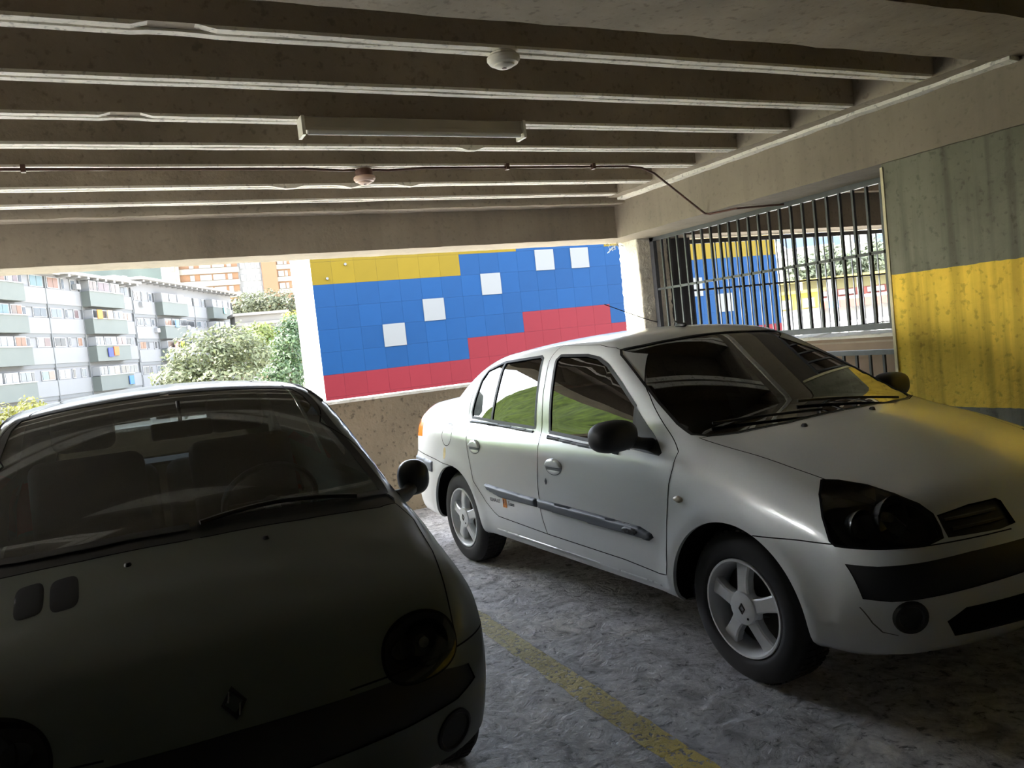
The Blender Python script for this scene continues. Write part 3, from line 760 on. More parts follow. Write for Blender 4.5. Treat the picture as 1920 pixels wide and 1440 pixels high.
def superell(c, r, e=.7, n=20, m=28, cut=None, rot=None):
    """superellipsoid lump; cut = (axis, value) flattens it there"""
    V = []; F = []
    sg = lambda t, e: math.copysign(abs(t)**e, t)
    for i in range(n+1):
        a = -math.pi/2 + math.pi*i/n
        for k in range(m):
            b = 2*math.pi*k/m
            V.append([r[0]*sg(math.cos(a),e)*sg(math.cos(b),e), r[1]*sg(math.cos(a),e)*sg(math.sin(b),e), r[2]*sg(math.sin(a),e)])
    for q in V:
        if cut: q[cut[0]] = max(q[cut[0]], cut[1])
        if rot:
            w = rot @ Vector(q); q[:] = w[:]
        for k in range(3): q[k] += c[k]
    for i in range(n):
        for k in range(m): F.append((i*m+k, i*m+(k+1)%m, (i+1)*m+(k+1)%m, (i+1)*m+k))
    return V, F
def text_mesh(txt, size, extrude=0.0003, shear=0):
    cu = bpy.data.curves.new('t', 'FONT'); cu.body = txt; cu.size = size; cu.extrude = extrude; cu.shear = shear; cu.align_x = 'LEFT'
    o = bpy.data.objects.new('t', cu); COL.objects.link(o)
    dg = bpy.context.evaluated_depsgraph_get(); me = bpy.data.meshes.new_from_object(o.evaluated_get(dg))
    bpy.data.objects.remove(o); bpy.data.curves.remove(cu)
    return me
def diamond(mb, w, h, t, d0, d1, axis):
    """open diamond emblem: ring of a rhombus with the inner slot, extruded along axis"""
    o = [(0,h),(w,0),(0,-h),(-w,0)]; i_ = [(0,h-t*2.0),(w-t*1.15,0),(0,-h+t*2.0),(-w+t*1.15,0)]
    for k in range(4):
        a, b, c, d = o[k], o[(k+1)%4], i_[(k+1)%4], i_[k]
        mb.prism([a,b,c,d], d0, d1, axis)
    return mb
M_tyre = plain('tyre_rubber', (34,34,35), .75, vary=.2, scale=14)
M_tread = plain('tyre_tread_dusty', (44,43,42), .9, vary=.2)
M_alloy = plain('alloy_silver', (214,216,218), .38, metal=.15, vary=.06, scale=20)
M_dark = plain('dark_void', (14,14,15), .9, spec=.1)
M_disc = plain('brake_iron', (70,66,62), .55, metal=.6)
M_chrome = plain('chrome', (210,212,214), .12, metal=1.0)
M_black = plain('black_plastic', (26,27,29), .5, vary=.1)
def make_wheel(R, rr, w, spokes=5):
    """wheel with its outer face towards +y, origin at the hub on the outer rim plane; tyre > rim, spoke..., centre_cap, brake_disc"""
    t = MB().lathe([(rr+.004,-.006),(rr+.012,.004),(rr+.03,.008),(R-.035,.006),(R-.014,-.006),(R-.004,-.022),(R,-.04),(R,-w+.045),(R-.004,-w+.02),(R-.02,-w+.004),(rr+.02,-w),(rr,-w+.01)], 72, 'y')
    tyre = t.build('wheel', M_tyre, None, True, 50)
    tr = MB()
    for k in range(56):
        a = 2*math.pi*k/56; ca, sa = math.cos(a), math.sin(a); b = a+.075; cb, sb = math.cos(b), math.sin(b)
        for y0, y1, sh in ((-.028,-.064,.02),(-.072,-w/2+.004,0),(-w/2-.004,-w+.072,0),(-w+.064,-w+.028,-.02)):
            r0, r1 = R-.002, R+.004
            tr.add([(r0*ca,y0,r0*sa),(r0*cb,y0,r0*sb),(r0*cb,y1,r0*sb),(r0*ca,y1,r0*sa),(r1*ca,y0,r1*sa),(r1*cb,y0,r1*sb),(r1*cb,y1,r1*sb),(r1*ca,y1,r1*sa)],
                   [(0,3,2,1),(4,5,6,7),(0,1,5,4),(1,2,6,5),(2,3,7,6),(3,0,4,7)])
    tr.build('tread', M_tread, tyre)
    MB().lathe([(rr+.006,.0),(rr+.004,.006),(rr-.004,.006),(rr-.010,-.002),(rr-.016,-.03),(rr-.022,-.10),(rr-.012,-w+.01),(rr+.004,-w+.004)], 64, 'y').build('rim', M_alloy, tyre, True, 50)
    MB().lathe([(0,-.075),(rr-.03,-.075),(rr-.03,-.085),(0,-.085)], 40, 'y').build('brake_disc', M_disc, tyre, True)
    MB().lathe([(0,-.10),(rr-.014,-.10),(rr-.014,-.104),(0,-.104)], 40, 'y').build('back_plate', M_dark, tyre, True)
    for k in range(spokes):
        a = 2*math.pi*k/spokes + .32; m = MB()
        rad = [.045,.075,.11,.145,rr-.006]; hw = [.036,.028,.027,.031,.039]; yo = [-.004,-.002,-.004,-.010,-.016]
        u = Vector((math.cos(a),0,math.sin(a))); v_ = Vector((-math.sin(a),0,math.cos(a)))
        vs = []; fs = []
        for i in range(5):
            p = u*rad[i]; up = Vector((0,1,0))
            vs += [p - v_*hw[i] + up*(yo[i]-.035), p - v_*hw[i] + up*(yo[i]-.006), p - v_*hw[i]*.78 + up*yo[i], p + v_*hw[i]*.78 + up*yo[i], p + v_*hw[i] + up*(yo[i]-.006), p + v_*hw[i] + up*(yo[i]-.035)]
            if i < 4:
                for j in range(5): fs.append((6*i+j, 6*i+j+1, 6*i+7+j, 6*i+6+j))
        fs += [(0,1,2,3,4,5), (24,25,26,27,28,29)]
        m.add(vs, fs).build('spoke', M_alloy, tyre, True, 25)
    cap = MB().lathe([(0,.006),(.050,.006),(.062,.003),(.066,-.004),(.070,-.014),(.072,-.03)], 40, 'y').build('centre_cap', M_alloy, tyre, True, 30)
    diamond(MB(), .016, .022, .0045, .0055, .009, 'y').build('emblem', M_disc, tyre)
    MB().lathe([(0,.0075),(.005,.0075),(.005,.004)], 12, 'y', (-.028,0,-.034)).build('valve_hole', M_dark, tyre)
    return tyre
def place_wheel(proto, loc, parent, right):
    def cp(o, par):
        c = o.copy(); COL.objects.link(c); c.parent = par
        for ch in o.children: cp(ch, c)
        return c
    w = cp(proto, parent); w.location = loc; w.rotation_euler = (0, random.uniform(0,.6) if not right else 0, math.pi if right else 0)
    return w
def drop_tree(o):
    for c in list(o.children): drop_tree(c)
    bpy.data.objects.remove(o)
# ------------------------------------------------------------------ silver sedan
def car_paint(name, col, metal=.55, rough=.32, dirt=(120,112,98), flake=.05, dust=.35, coat=1, coatr=.05):
    m, n, l, b = new_mat(name)
    b.inputs['Metallic'].default_value = metal; b.inputs['Roughness'].default_value = rough
    b.inputs['Coat Weight'].default_value = coat; b.inputs['Coat Roughness'].default_value = coatr
    tc = n.new('ShaderNodeTexCoord'); co = tc.outputs['Object']
    a = n.new('ShaderNodeTexNoise'); a.inputs['Scale'].default_value = 3; a.inputs['Detail'].default_value = 6; l.new(co, a.inputs['Vector'])
    sx = n.new('ShaderNodeSeparateXYZ'); l.new(co, sx.inputs[0])
    mp = n.new('ShaderNodeMapRange'); mp.inputs[1].default_value = .55; mp.inputs[2].default_value = .22; mp.inputs[3].default_value = 0; mp.inputs[4].default_value = dust; l.new(sx.outputs[2], mp.inputs[0])
    mu = n.new('ShaderNodeMath'); mu.operation = 'MULTIPLY'; l.new(mp.outputs[0], mu.inputs[0]); l.new(a.outputs[0], mu.inputs[1])
    c = mixc(n, l, mu.outputs[0], S_(col), S_(dirt)); l.new(c, b.inputs['Base Color'])
    return m
M_silver = car_paint('silver_paint', (216,220,221), metal=.10, coat=.7, coatr=.10)
M_grey_trim = plain('grey_bumper_trim', (92,98,106), .5, vary=.08)
M_gap = plain('panel_gap_shadow', (22,22,23), .9, spec=.1)
M_seal = plain('rubber_seal', (20,20,21), .55)
M_tint = glass('tinted_car_glass', (.035,.037,.042), 1.4)
M_lens = glass('clear_lamp_lens', (.55,.58,.58), 1.2)
M_fabric = plain('dark_seat_fabric', (44,45,48), .9, bump=.2, bscale=200)
M_dash = plain('dashboard_plastic', (34,35,37), .7)
M_amber = plain('amber_lens', (236,120,30), .2, coat=.6)
M_red = plain('red_lens', (176,26,28), .2, coat=.6)
M_lampin = plain('headlamp_bowl', (92,94,96), .25, metal=.7)
M_repeat = plain('clear_indicator', (206,196,176), .25, coat=.6)

SX, SY, SA = 2.75137, 3.68655, -1.52012
sedan = empty('sedan_car', (SX,SY,0), SA); tag(sedan, 'silver four-door sedan with tinted windows parked beside the yellow-banded wall', 'car')
S1 = CarSurface(make_sedan_field(), 1.236, -1.236)
K1 = Car(sedan, S1, .285, .345)
K1.region('hood', 'T', [(1.145,-.2),(1.145,.06),(1.125,.334),(1.065,.549),(.985,.690),(1.207,.662),(1.416,.635),(1.534,.616),(1.60,.60),(2.0,.60),(2.2,.3),(2.2,-.2)])
K1.region('windshield', 'T', [(.335,-.2),(.335,.20),(.325,.40),(.305,.535),(.345,.565),(.573,.628),(.719,.664),(.86,.690),(.945,.692),(.995,.655),(1.052,.549),(1.112,.334),(1.132,.06),(1.132,-.2)], cond=lambda c,n: c[:,2] > .85)
K1.region('rear_glass', 'T', [(-1.02,-.2),(-1.03,.35),(-1.06,.47),(-1.10,.52),(-1.45,.595),(-1.56,.575),(-1.62,.40),(-1.65,-.2)], cond=lambda c,n: (c[:,2] > .98) & (n[:,0] < -.2))
K1.region('boot_lid', 'T', [(-1.68,-.2),(-1.66,.40),(-1.62,.60),(-1.95,.63),(-2.4,.63),(-2.4,-.2)], cond=lambda c,n: c[:,2] > .69)
K1.region('front_door', 'S', [(-.11,.369),(.557,.360),(.80,.345),(.855,.352),(.868,.40),(.885,.58),(.908,.742),(.932,.81),(.930,.87),(.885,.905),(.66,1.085),(.40,1.262),(.27,1.305),(.15,1.325),(-.216,1.338),(-.227,1.263),(-.206,1.088),(-.174,.96),(-.15,.80),(-.16,.62),(-.152,.477)])
K1.region('rear_door', 'S', [(-.11,.369),(-.152,.477),(-.16,.62),(-.15,.80),(-.174,.96),(-.206,1.088),(-.227,1.263),(-.216,1.338),(-.60,1.330),(-.85,1.305),(-1.0,1.262),(-1.085,1.17),(-1.125,1.03),(-1.12,.935),(-1.06,.904),(-1.037,.849),(-1.008,.761),(-.932,.568),(-.792,.454),(-.70,.405),(-.65,.387)])
K1.region('front_glass', 'S', [(-.083,.900),(-.125,1.089),(-.158,1.265),(-.135,1.287),(.12,1.280),(.225,1.264),(.326,1.228),(.46,1.145),(.60,1.045),(.615,.863)])
K1.region('mirror_sail', 'S', [(.615,.863),(.600,1.045),(.70,.965),(.835,.860),(.825,.848)])
K1.region('rear_glass_side', 'S', [(-1.065,.940),(-1.080,.975),(-1.066,1.05),(-1.025,1.165),(-.965,1.225),(-.776,1.266),(-.339,1.288),(-.305,1.275),(-.237,.914)])
K1.region('window_divider', 'S', [(-.785,.93),(-.768,1.275),(-.745,1.275),(-.760,.93)], cond=lambda c,n: inpoly(c[:,[0,2]], np.array([(-1.065,.940),(-1.080,.975),(-1.066,1.05),(-1.025,1.165),(-.965,1.225),(-.776,1.266),(-.339,1.288),(-.305,1.275),(-.237,.914)])))
K1.region('front_bumper', 'S', [(1.30,.60),(1.571,.618),(1.70,.622),(1.80,.612),(1.90,.606),(2.3,.603),(2.3,.05),(1.25,.05)])
K1.region('rear_bumper', 'S', [(-1.20,.630),(-1.405,.642),(-1.767,.672),(-1.90,.685),(-2.4,.69),(-2.4,.05),(-1.25,.05)])
HL = [(.626,.791),(.587,.786),(.54,.770),(.510,.744),(.491,.713),(.484,.680),(.500,.640),(.530,.619),(.596,.609),(.722,.614),(.783,.620),(.789,.640),(.768,.702),(.705,.762)]
HL3 = [(1.533,.626,.791),(1.574,.587,.786),(1.652,.540,.769),(1.737,.515,.744),(1.808,.490,.713),(1.849,.481,.683),(1.885,.500,.645),(1.906,.520,.620),(1.892,.596,.607),(1.816,.722,.612),(1.709,.790,.618),(1.690,.792,.632),(1.644,.764,.702),(1.585,.702,.758)]
K1.region('headlight', 'D', [((y-x)*math.sqrt(.5), z) for x, y, z in HL3])
K1.region('grille', 'F', [(.470,.678),(.330,.690),(.201,.690),(.188,.680),(.215,.618),(.294,.612),(.500,.618),(.488,.645)])
K1.region('bumper_band', 'F', [(.788,.563),(.742,.561),(.623,.564),(.457,.572),(.237,.574),(-.1,.576),(-.1,.478),(.273,.472),(.428,.463),(.594,.452),(.724,.447),(.772,.453)], cond=lambda c,n: c[:,0] > 1.5)
K1.region('lower_intake', 'F', [(-.1,.405),(.50,.398),(.56,.36),(.52,.30),(-.1,.292)], cond=lambda c,n: c[:,0] > 1.5)
K1.region('tail_light', 'B', [(-.704,.79),(-.721,.85),(-.778,.93),(-.827,.99),(-1.070,.992),(-1.089,.985),(-1.112,.79),(-1.10,.772)])
K1.region('tail_indicator', 'B', [(-.704,.79),(-.721,.85),(-.758,.905),(-1.098,.905),(-1.112,.79),(-1.10,.772)])
ang = np.linspace(0, 2*math.pi, 24, endpoint=False)
K1.region('fuel_flap', 'S', np.c_[-1.325+.075*np.cos(ang), .825+.07*np.sin(ang)])
K1.split()
K1.piece('body', ['body','boot_seat'], M_silver)
K1.piece('hood', 'hood', M_silver)
K1.piece('boot_lid', 'boot_lid', M_silver)
K1.piece('front_bumper', 'front_bumper', M_silver)
K1.piece('rear_bumper', 'rear_bumper', M_silver)
K1.piece('windshield', 'windshield', M_tint, off=-.003)
K1.piece('rear_window', 'rear_glass', M_tint, off=-.003)
fd = K1.piece('front_door', 'front_door', M_silver, 'pair'); rd = K1.piece('rear_door', 'rear_door', M_silver, 'pair')
K1.piece('door_window', 'front_glass', M_tint, 'pair', fd, off=-.004)
K1.piece('mirror_sail', 'mirror_sail', M_black, 'pair', fd, off=.001)
K1.piece('door_window', 'rear_glass_side', M_tint, 'pair', rd, off=-.004)
K1.piece('window_divider', 'window_divider', M_seal, 'pair', rd, off=.001)
hl = K1.piece('headlight', 'headlight', M_lens, 'pair', off=.001)
K1.piece('grille', 'grille', M_black, 'pair', off=-.012)
K1.piece('bumper_band', 'bumper_band', M_black, off=-.004)
K1.piece('lower_intake', 'lower_intake', M_dark, off=-.012)
tl = K1.piece('tail_light', 'tail_light', M_red, 'pair', off=.001)
K1.piece('indicator', 'tail_indicator', M_amber, 'pair', tl, off=.001)
K1.piece('fuel_flap', 'fuel_flap', M_silver, 'pair')
K1.arches(M_silver, M_dark)
for nm, par in (('hood',None),('boot_lid',None),('front_door',fd),('rear_door',rd),('front_bumper',None),('rear_bumper',None),('fuel_flap',None)):
    K1.seam(nm, nm, M_gap, .0045, parent=par, rng=(lambda p: p[:,2] > .625) if nm == 'hood' else None)
for nm, par in (('front_glass',fd),('rear_glass_side',rd)):
    K1.seam(nm, nm, M_seal, .018, .0015, par, name_obj='window_seal')
K1.seam('windshield', 'windshield', M_seal, .014, .001, name_obj='windshield_seal')
for sd in (1,-1): pass
K1.seam('headlight', 'headlight', M_gap, .008, .0015, name_obj='headlight_surround')
# headlamp internals
for k, sd in enumerate((1,-1)):
    p = K1.S.frontv([(.60,.685)])[0]; q = K1.S.frontv([(.70,.665)])[0]
    MB().lathe([(.0,-.07),(.05,-.055),(.072,-.02),(.075,-.014)], 24, 'x', (p[0],sd*p[1],p[2])).build('lamp_bowl', M_lampin, hl[k], True)
    MB().lathe([(.0,-.06),(.04,-.05),(.055,-.02),(.057,-.012)], 24, 'x', (q[0]-.03,sd*(q[1]-.015),q[2])).build('lamp_bowl', M_lampin, hl[k], True)
    MB().lathe([(0,-.018),(.016,-.022),(.016,-.05)], 14, 'x', (p[0],sd*p[1],p[2])).build('bulb', M_repeat, hl[k], True)
K1.seam('headback', 'headlight', M_dark, .001, -.02, name_obj='lamp_edge')
T_ = K1.T[K1.lab == 'headlight']
idx, inv = np.unique(T_.ravel(), return_inverse=True); hp = K1.P[idx]*[1,.985,1] - K1.N[idx]*.075
for k, sd in enumerate((1,-1)): mesh_obj('lamp_housing', hp*[1,sd,1], inv.reshape(-1,3), M_black, hl[k], True)
# grey rub strips, handles, lock, repeater, rear corner strips
mr = K1.pad('rub_strip', 'S', [(-.79,.566),(-.77,.568),(-.185,.549),(-.178,.499),(-.58,.501),(-.74,.528)], .018, .016, M_grey_trim, rd, step=.008)
mf = K1.pad('rub_strip', 'S', [(-.164,.551),(.30,.545),(.70,.534),(.775,.515),(.788,.498),(.755,.479),(.50,.484),(-.160,.498)], .018, .016, M_grey_trim, fd, step=.008)
K1.pad('badge', 'S', np.c_[.64+.062*np.cos(ang), .510+.017*np.sin(ang)], .024, .006, M_black, fd, step=.008, base=.012)
for par, x, z, rx, rz_ in ((fd,.005,.733,.080,.042),(rd,-.905,.775,.075,.042)):
    a = np.linspace(0, 2*math.pi, 28, endpoint=False)
    K1.pad('handle_shade', 'S', np.c_[x+rx*np.cos(a)-.0*np.sin(a), z+rz_*np.sin(a)], .002, .006, M_grey_trim, par, base=.0005, dish=.0)  # flat grey oval, shade of the handle hollow painted as colour
    h_ = [(x+rx*.98*math.cos(t), z+.002+rz_*.98*math.sin(t)) for t in np.linspace(-.12, math.pi+.12, 20)]
    K1.pad('door_handle', 'S', h_, .014, .012, M_silver, par, step=.008, base=.002)
    l_ = [(x+rx*.80*math.cos(t), z-.012+rz_*.62*math.sin(t)) for t in np.linspace(math.pi+.2, 2*math.pi-.2, 14)]
    K1.pad('handle_scoop', 'S', l_, .004, .010, M_silver, par, step=.008, base=.002)
K1.pad('door_lock', 'S', np.c_[-.076+.011*np.cos(ang), .652+.017*np.sin(ang)], .003, .003, M_grey_trim, fd, step=.005, base=0)
K1.pad('side_repeater', 'S', np.c_[.965+.030*np.cos(ang), .686+.015*np.sin(ang)], .010, .010, M_repeat, step=.006)
K1.pad('bumper_strip', 'S', [(-1.576,.632),(-1.85,.650),(-1.92,.65),(-1.92,.585),(-1.85,.575),(-1.592,.548)], .012, .006, M_grey_trim)
K1.pad('sill_lip', 'S', [(-.70,.31),(.80,.30),(.80,.285),(-.70,.292)], .006, .006, M_silver)
K1.pad('rust_stain', 'S', [(-1.37,.74),(-1.335,.745),(-1.33,.69),(-1.35,.66),(-1.372,.68)], .0006, .02, plain('rusty_paint', (196,176,120), .6, vary=.2, scale=30), sides=(-1,), base=.0004, rounds=2)
# belt moulding under the windows
for ln, par in (([(-1.06,.925),(-.70,.922),(-.24,.903)], rd), ([(-.09,.886),(.25,.866),(.55,.852)], fd)):
    K1.pad('belt_moulding', 'S', ln + [(x, z-.020) for x, z in ln[::-1]], .009, .008, M_grey_trim, par, step=.008)
# front details: fog lamps, grille slats, emblem
fc = K1.S.frontv([(.675,.392)])[0]; fn = K1.S.normal(fc[None])[0]
for sd in (1,-1):
    e = MB().lathe([(0,.004),(.036,.004),(.040,.010),(.052,.012),(.056,.004),(.056,-.02)], 28, 'x').build('fog_lamp', M_black, sedan, True)
    e.location = (fc[0]-.004, sd*fc[1], fc[2]); e.rotation_euler = (0, -math.asin(fn[2]), sd*math.atan2(fn[1], fn[0]))
    MB().lathe([(0,.006),(.034,.004),(.036,.002)], 24, 'x').build('fog_lens', M_lens, e, True)
K1.pad('bumper_crease', 'F', [(.775,.425),(.755,.375),(.735,.345),(.700,.332),(.701,.330),(.737,.3425),(.757,.3725),(.777,.4245)], .0005, .004, plain('crease_shade', (84,84,82), .6), base=.0003, step=.006)
for zz in (.636,.662):
    g_l = K1.S.frontv([(y, zz) for y in np.linspace(.24,.46,8)])
    for sd in (1,-1): MB().tube([(p[0]-.004, sd*p[1], p[2]) for p in g_l], .006, 6).build('grille_slat', M_black, sedan, True)
ec = K1.S.frontv([(0,.652)])[0]
em = diamond(MB(), .040, .056, .012, 0, .008, 'x').build('emblem', M_chrome, sedan); em.location = (ec[0]+.001,0,ec[2]); em.rotation_euler = (0,-.45,0)
for y in (-.311,.113):
    p = K1.S.topv([(1.195,y)])[0]; o = MB().lathe([(0,.012),(.008,.011),(.012,.006),(.014,-.004)], 14, 'z').build('washer_nozzle', M_black, sedan, True); o.location = p
p = K1.S.topv([(.16,-.02)])[0]
o = MB().add(*superell((0,0,.008), (.045,.016,.014), .9, 10, 16)).tube([(-.01,0,.012),(-.05,0,.035)], [.006,.004], 8).build('antenna', M_black, sedan, True); o.location = p
for a_, b_ in (((1.08,.45),(.98,-.10)),((1.11,-.10),(.95,-.58))):
    w = K1.S.topv([tuple(np.array(a_)*(1-t)+np.array(b_)*t) for t in np.linspace(0,1,9)])
    MB().tube([(q[0],q[1],q[2]+.012) for q in w], .006, 6).build('wiper', M_black, sedan, True)
# door mirrors
for k, sd in enumerate((1,-1)):
    V, F_ = superell((.70,sd*.915,.945), (.072,.112,.068), .75, cut=(0,-.045))
    mm = MB().add(V, F_).tube([(.74,sd*.74,.885),(.735,sd*.80,.900),(.725,sd*.86,.92)], [.030,.026,.03], 10).build('door_mirror', M_black, fd[k], True)
    # mirror glass is a sub-part of the door
    MB().box((.653,sd*.915-.075,.905), (.656,sd*.915+.075,.985)).build('mirror_glass', M_chrome, fd[k])
    MB().tube([(.612,sd*.70,1.02),(.612,sd*.745,.875)], .005, 8).build('quarter_bar', M_grey_trim, fd[k], True)
# lettering on the right rear door and on the rub strip
M_ink = plain('grey_ink', (96,98,100), .6); M_orange = plain('orange_sticker', (232,140,52), .5)
def decal(me, name, mat, x, z, par, off=.0012):
    me.materials.clear(); me.materials.append(mat); o = bpy.data.objects.new(name, me); COL.objects.link(o); o.parent = par
    p = K1.S.side([(x+.05, z)])[0]; o.rotation_euler = (math.radians(90),0,0); o.location = (x, -(p[1]+off), z); return o
decal(text_mesh('RENAULT', .030), 'lettering', M_ink, -.735, .470, rd[1])
ob = MB().box((-.575,-.0012,.452), (-.530,0,.510)).build('sticker', M_orange, rd[1]); p = K1.S.side([(-.55,.48)])[0]; ob.location = (0,-(p[1]+.0006),0)
decal(text_mesh('F1', .040), 'lettering', M_black, -.572, .468, rd[1], .0026)
decal(text_mesh('Team', .034, shear=.3), 'lettering', M_ink, -.520, .470, rd[1])
decal(text_mesh('Si', .026, .0006), 'lettering', M_grey_trim, .622, .502, fd[1], .0245)
# cabin
cab = MB().box((-1.60,-.66,.28), (1.02,.66,.42)).build('cabin_floor', M_dash, sedan)
MB().box((.72,-.64,.42), (1.00,.64,.86), .05).build('dashboard', M_dash, sedan, True)
def seat(car, x, y, mat, tilt=.28, w=.24, zc=.42):
    s_ = MB().box((x-.24,y-w,zc), (x+.26,y+w,zc+.16), .05).build('seat', mat, car, True)
    b = MB().box((-.06,-w,0), (.07,w,.58), .055).build('seat_back', mat, s_, True); b.location = (x-.24,y,zc+.10); b.rotation_euler = (0,-tilt,0)
    hx = x-.24-math.sin(tilt)*.68; h = MB().box((-.045,-.13,-.09), (.05,.13,.09), .045).build('headrest', mat, s_, True); h.location = (hx,y,zc+.10+.68*math.cos(tilt)+.02); h.rotation_euler = (0,-tilt,0)
    return s_
seat(sedan, .12, .36, M_fabric); seat(sedan, .12, -.36, M_fabric)
MB().box((-1.12,-.60,.42), (-.62,.60,.58), .05).box((-1.26,-.60,.50), (-1.08,.60,1.0), .06).build('rear_seat', M_fabric, sedan, True)
MB().box((-1.62,-.60,.97), (-1.16,.60,.985)).build('parcel_shelf', M_dash, sedan)
a = np.linspace(0, 2*math.pi, 33)
sw = MB().tube([(.60+.08*math.sin(t), .36+.18*math.cos(t), .86+.16*math.sin(t)) for t in a], .013, 8, False).build('steering_wheel', M_black, sedan, True)
MB().box((-1.95,-.48,.20), (1.80,.48,.30)).build('underbody', M_dark, sedan)
proto = make_wheel(.292, .186, .175)
for xw in (1.236,-1.236):
    for sd in (1,-1): place_wheel(proto, (xw, sd*.772, .288), sedan, sd < 0)
drop_tree(proto)
# ------------------------------------------------------------------ dark green hatchback, nose towards the viewer
M_green = car_paint('dark_green_paint', (88,97,88), metal=.06, rough=.5, dirt=(84,80,72), dust=.5, coat=.55, coatr=.16)
M_clear = glass('windscreen_glass', (.34,.37,.37), 1.0, dust=.3)
HX, HY, HA = .176, 3.837, -1.575
hatch = empty('hatchback_car', (HX,HY,0), HA); tag(hatch, 'dark green round-nosed hatchback parked facing the viewer, lower left', 'car')
S2 = CarSurface(make_hatch_field(), 1.1735, -1.1735)
K2 = Car(hatch, S2, .272, .325)
K2.region('hood', 'T', [(1.105,-.2),(1.105,.05),(1.088,.32),(1.065,.49),(1.045,.61),(1.01,.68),(1.10,.712),(1.30,.700),(1.45,.675),(1.55,.655),(1.9,.655),(1.9,-.2)])
K2.region('cowl', 'T', [(1.035,-.2),(1.035,.05),(1.018,.32),(.990,.49),(.945,.61),(.925,.668),(.965,.690),(1.01,.68),(1.045,.61),(1.065,.49),(1.088,.32),(1.105,.05),(1.105,-.2)])
K2.region('windshield', 'T', [(.215,-.2),(.212,.25),(.200,.43),(.205,.520),(.29,.555),(.50,.592),(.70,.638),(.86,.668),(.925,.668),(.945,.61),(.990,.49),(1.018,.32),(1.035,.05),(1.035,-.2)], cond=lambda c,n: c[:,2] > .82)
K2.region('door', 'S', [(-.30,.34),(.70,.31),(.80,.40),(.86,.60),(.90,.80),(.88,.87),(.50,1.15),(.20,1.30),(0,1.335),(-.38,1.34),(-.40,.90),(-.38,.60)])
K2.region('door_glass', 'S', [(-.34,.90),(-.36,1.28),(-.32,1.297),(.02,1.29),(.17,1.262),(.45,1.095),(.70,.90),(.70,.885)])
K2.region('quarter_glass', 'S', [(-.46,.91),(-.455,1.29),(-.90,1.275),(-1.10,1.235),(-1.24,1.10),(-1.27,.96)])
K2.region('rear_glass', 'R', [(-.2,.90),(.52,.92),(.54,.97),(.49,1.12),(.45,1.15),(-.2,1.165)])
K2.region('front_bumper', 'S', [(1.10,.512),(1.45,.512),(2.0,.508),(2.0,.05),(1.15,.05)])
K2.region('rear_bumper', 'S', [(-1.10,.52),(-2.0,.52),(-2.0,.05),(-1.15,.05)])
K2.region('bumper_band', 'F', [(-.1,.500),(.45,.496),(.60,.470),(.68,.452),(.70,.40),(.62,.375),(.45,.366),(-.1,.364)], cond=lambda c,n: c[:,0] > 1.2)
K2.region('headlight', 'F', [(.406,.535),(.414,.572),(.436,.600),(.475,.622),(.531,.632),(.588,.626),(.635,.600),(.655,.558),(.645,.508),(.600,.478),(.527,.470),(.456,.476),(.415,.500)], rounds=2)
K2.region('tail_light', 'R', [(.58,.60),(.80,.60),(.80,.88),(.60,.88)], cond=lambda c,n: c[:,0] < -1.3)
K2.split()
K2.piece('body', 'body', M_green); K2.piece('hood', 'hood', M_green); K2.piece('cowl_panel', 'cowl', M_black, off=-.006)
K2.piece('windshield', 'windshield', M_clear, off=-.002); K2.piece('rear_window', 'rear_glass', M_clear, off=-.003)
dr = K2.piece('door', 'door', M_green, 'pair'); K2.piece('door_window', 'door_glass', M_clear, 'pair', dr, off=-.003)
K2.piece('quarter_window', 'quarter_glass', M_clear, 'pair', off=-.003)
K2.piece('front_bumper', 'front_bumper', M_green); K2.piece('rear_bumper', 'rear_bumper', M_green)
K2.piece('bumper_band', 'bumper_band', M_black, off=-.006); hl2 = K2.piece('headlight', 'headlight', M_lens, 'pair', off=.004)
K2.piece('tail_light', 'tail_light', M_red, 'pair')
K2.arches(M_green, M_dark, well=.34, outer=.70)
for nm, par in (('hood',None),('door',dr),('front_bumper',None),('rear_bumper',None)): K2.seam(nm, nm, M_gap, .005, parent=par, rng=(lambda p: (p[:,2] > .515) & (p[:,0] < 1.56)) if nm == 'hood' else None)
for nm, par in (('door_glass',dr),('quarter_glass',None)): K2.seam(nm, nm, M_seal, .022, .001, par, name_obj='window_seal')
K2.seam('windshield', 'windshield', M_seal, .034, .0006, name_obj='windshield_seal'); K2.seam('rear_glass', 'rear_glass', M_seal, .03, .0006, name_obj='window_seal')
K2.seam('headlight', 'headlight', M_gap, .010, .003, name_obj='headlight_surround')
T_ = K2.T[K2.lab == 'headlight']; idx, inv = np.unique(T_.ravel(), return_inverse=True); hp = K2.P[idx] - K2.N[idx]*.07
for k, sd in enumerate((1,-1)):
    mesh_obj('lamp_housing', hp*[1,sd,1], inv.reshape(-1,3), M_black, hl2[k], True)
    p = K2.S.frontv([(.55,.55)])[0]; q = K2.S.frontv([(.48,.545)])[0]
    MB().lathe([(0,-.065),(.05,-.05),(.07,-.018),(.072,-.012)], 24, 'x', (p[0],sd*p[1],p[2])).build('lamp_bowl', M_lampin, hl2[k], True)
    MB().lathe([(0,-.015),(.016,-.02),(.016,-.05)], 14, 'x', (p[0],sd*p[1],p[2])).build('bulb', M_repeat, hl2[k], True)
    MB().lathe([(0,-.05),(.03,-.04),(.036,-.018)], 18, 'x', (q[0]-.005,sd*q[1],q[2])).build('lamp_bowl', M_lampin, hl2[k], True)
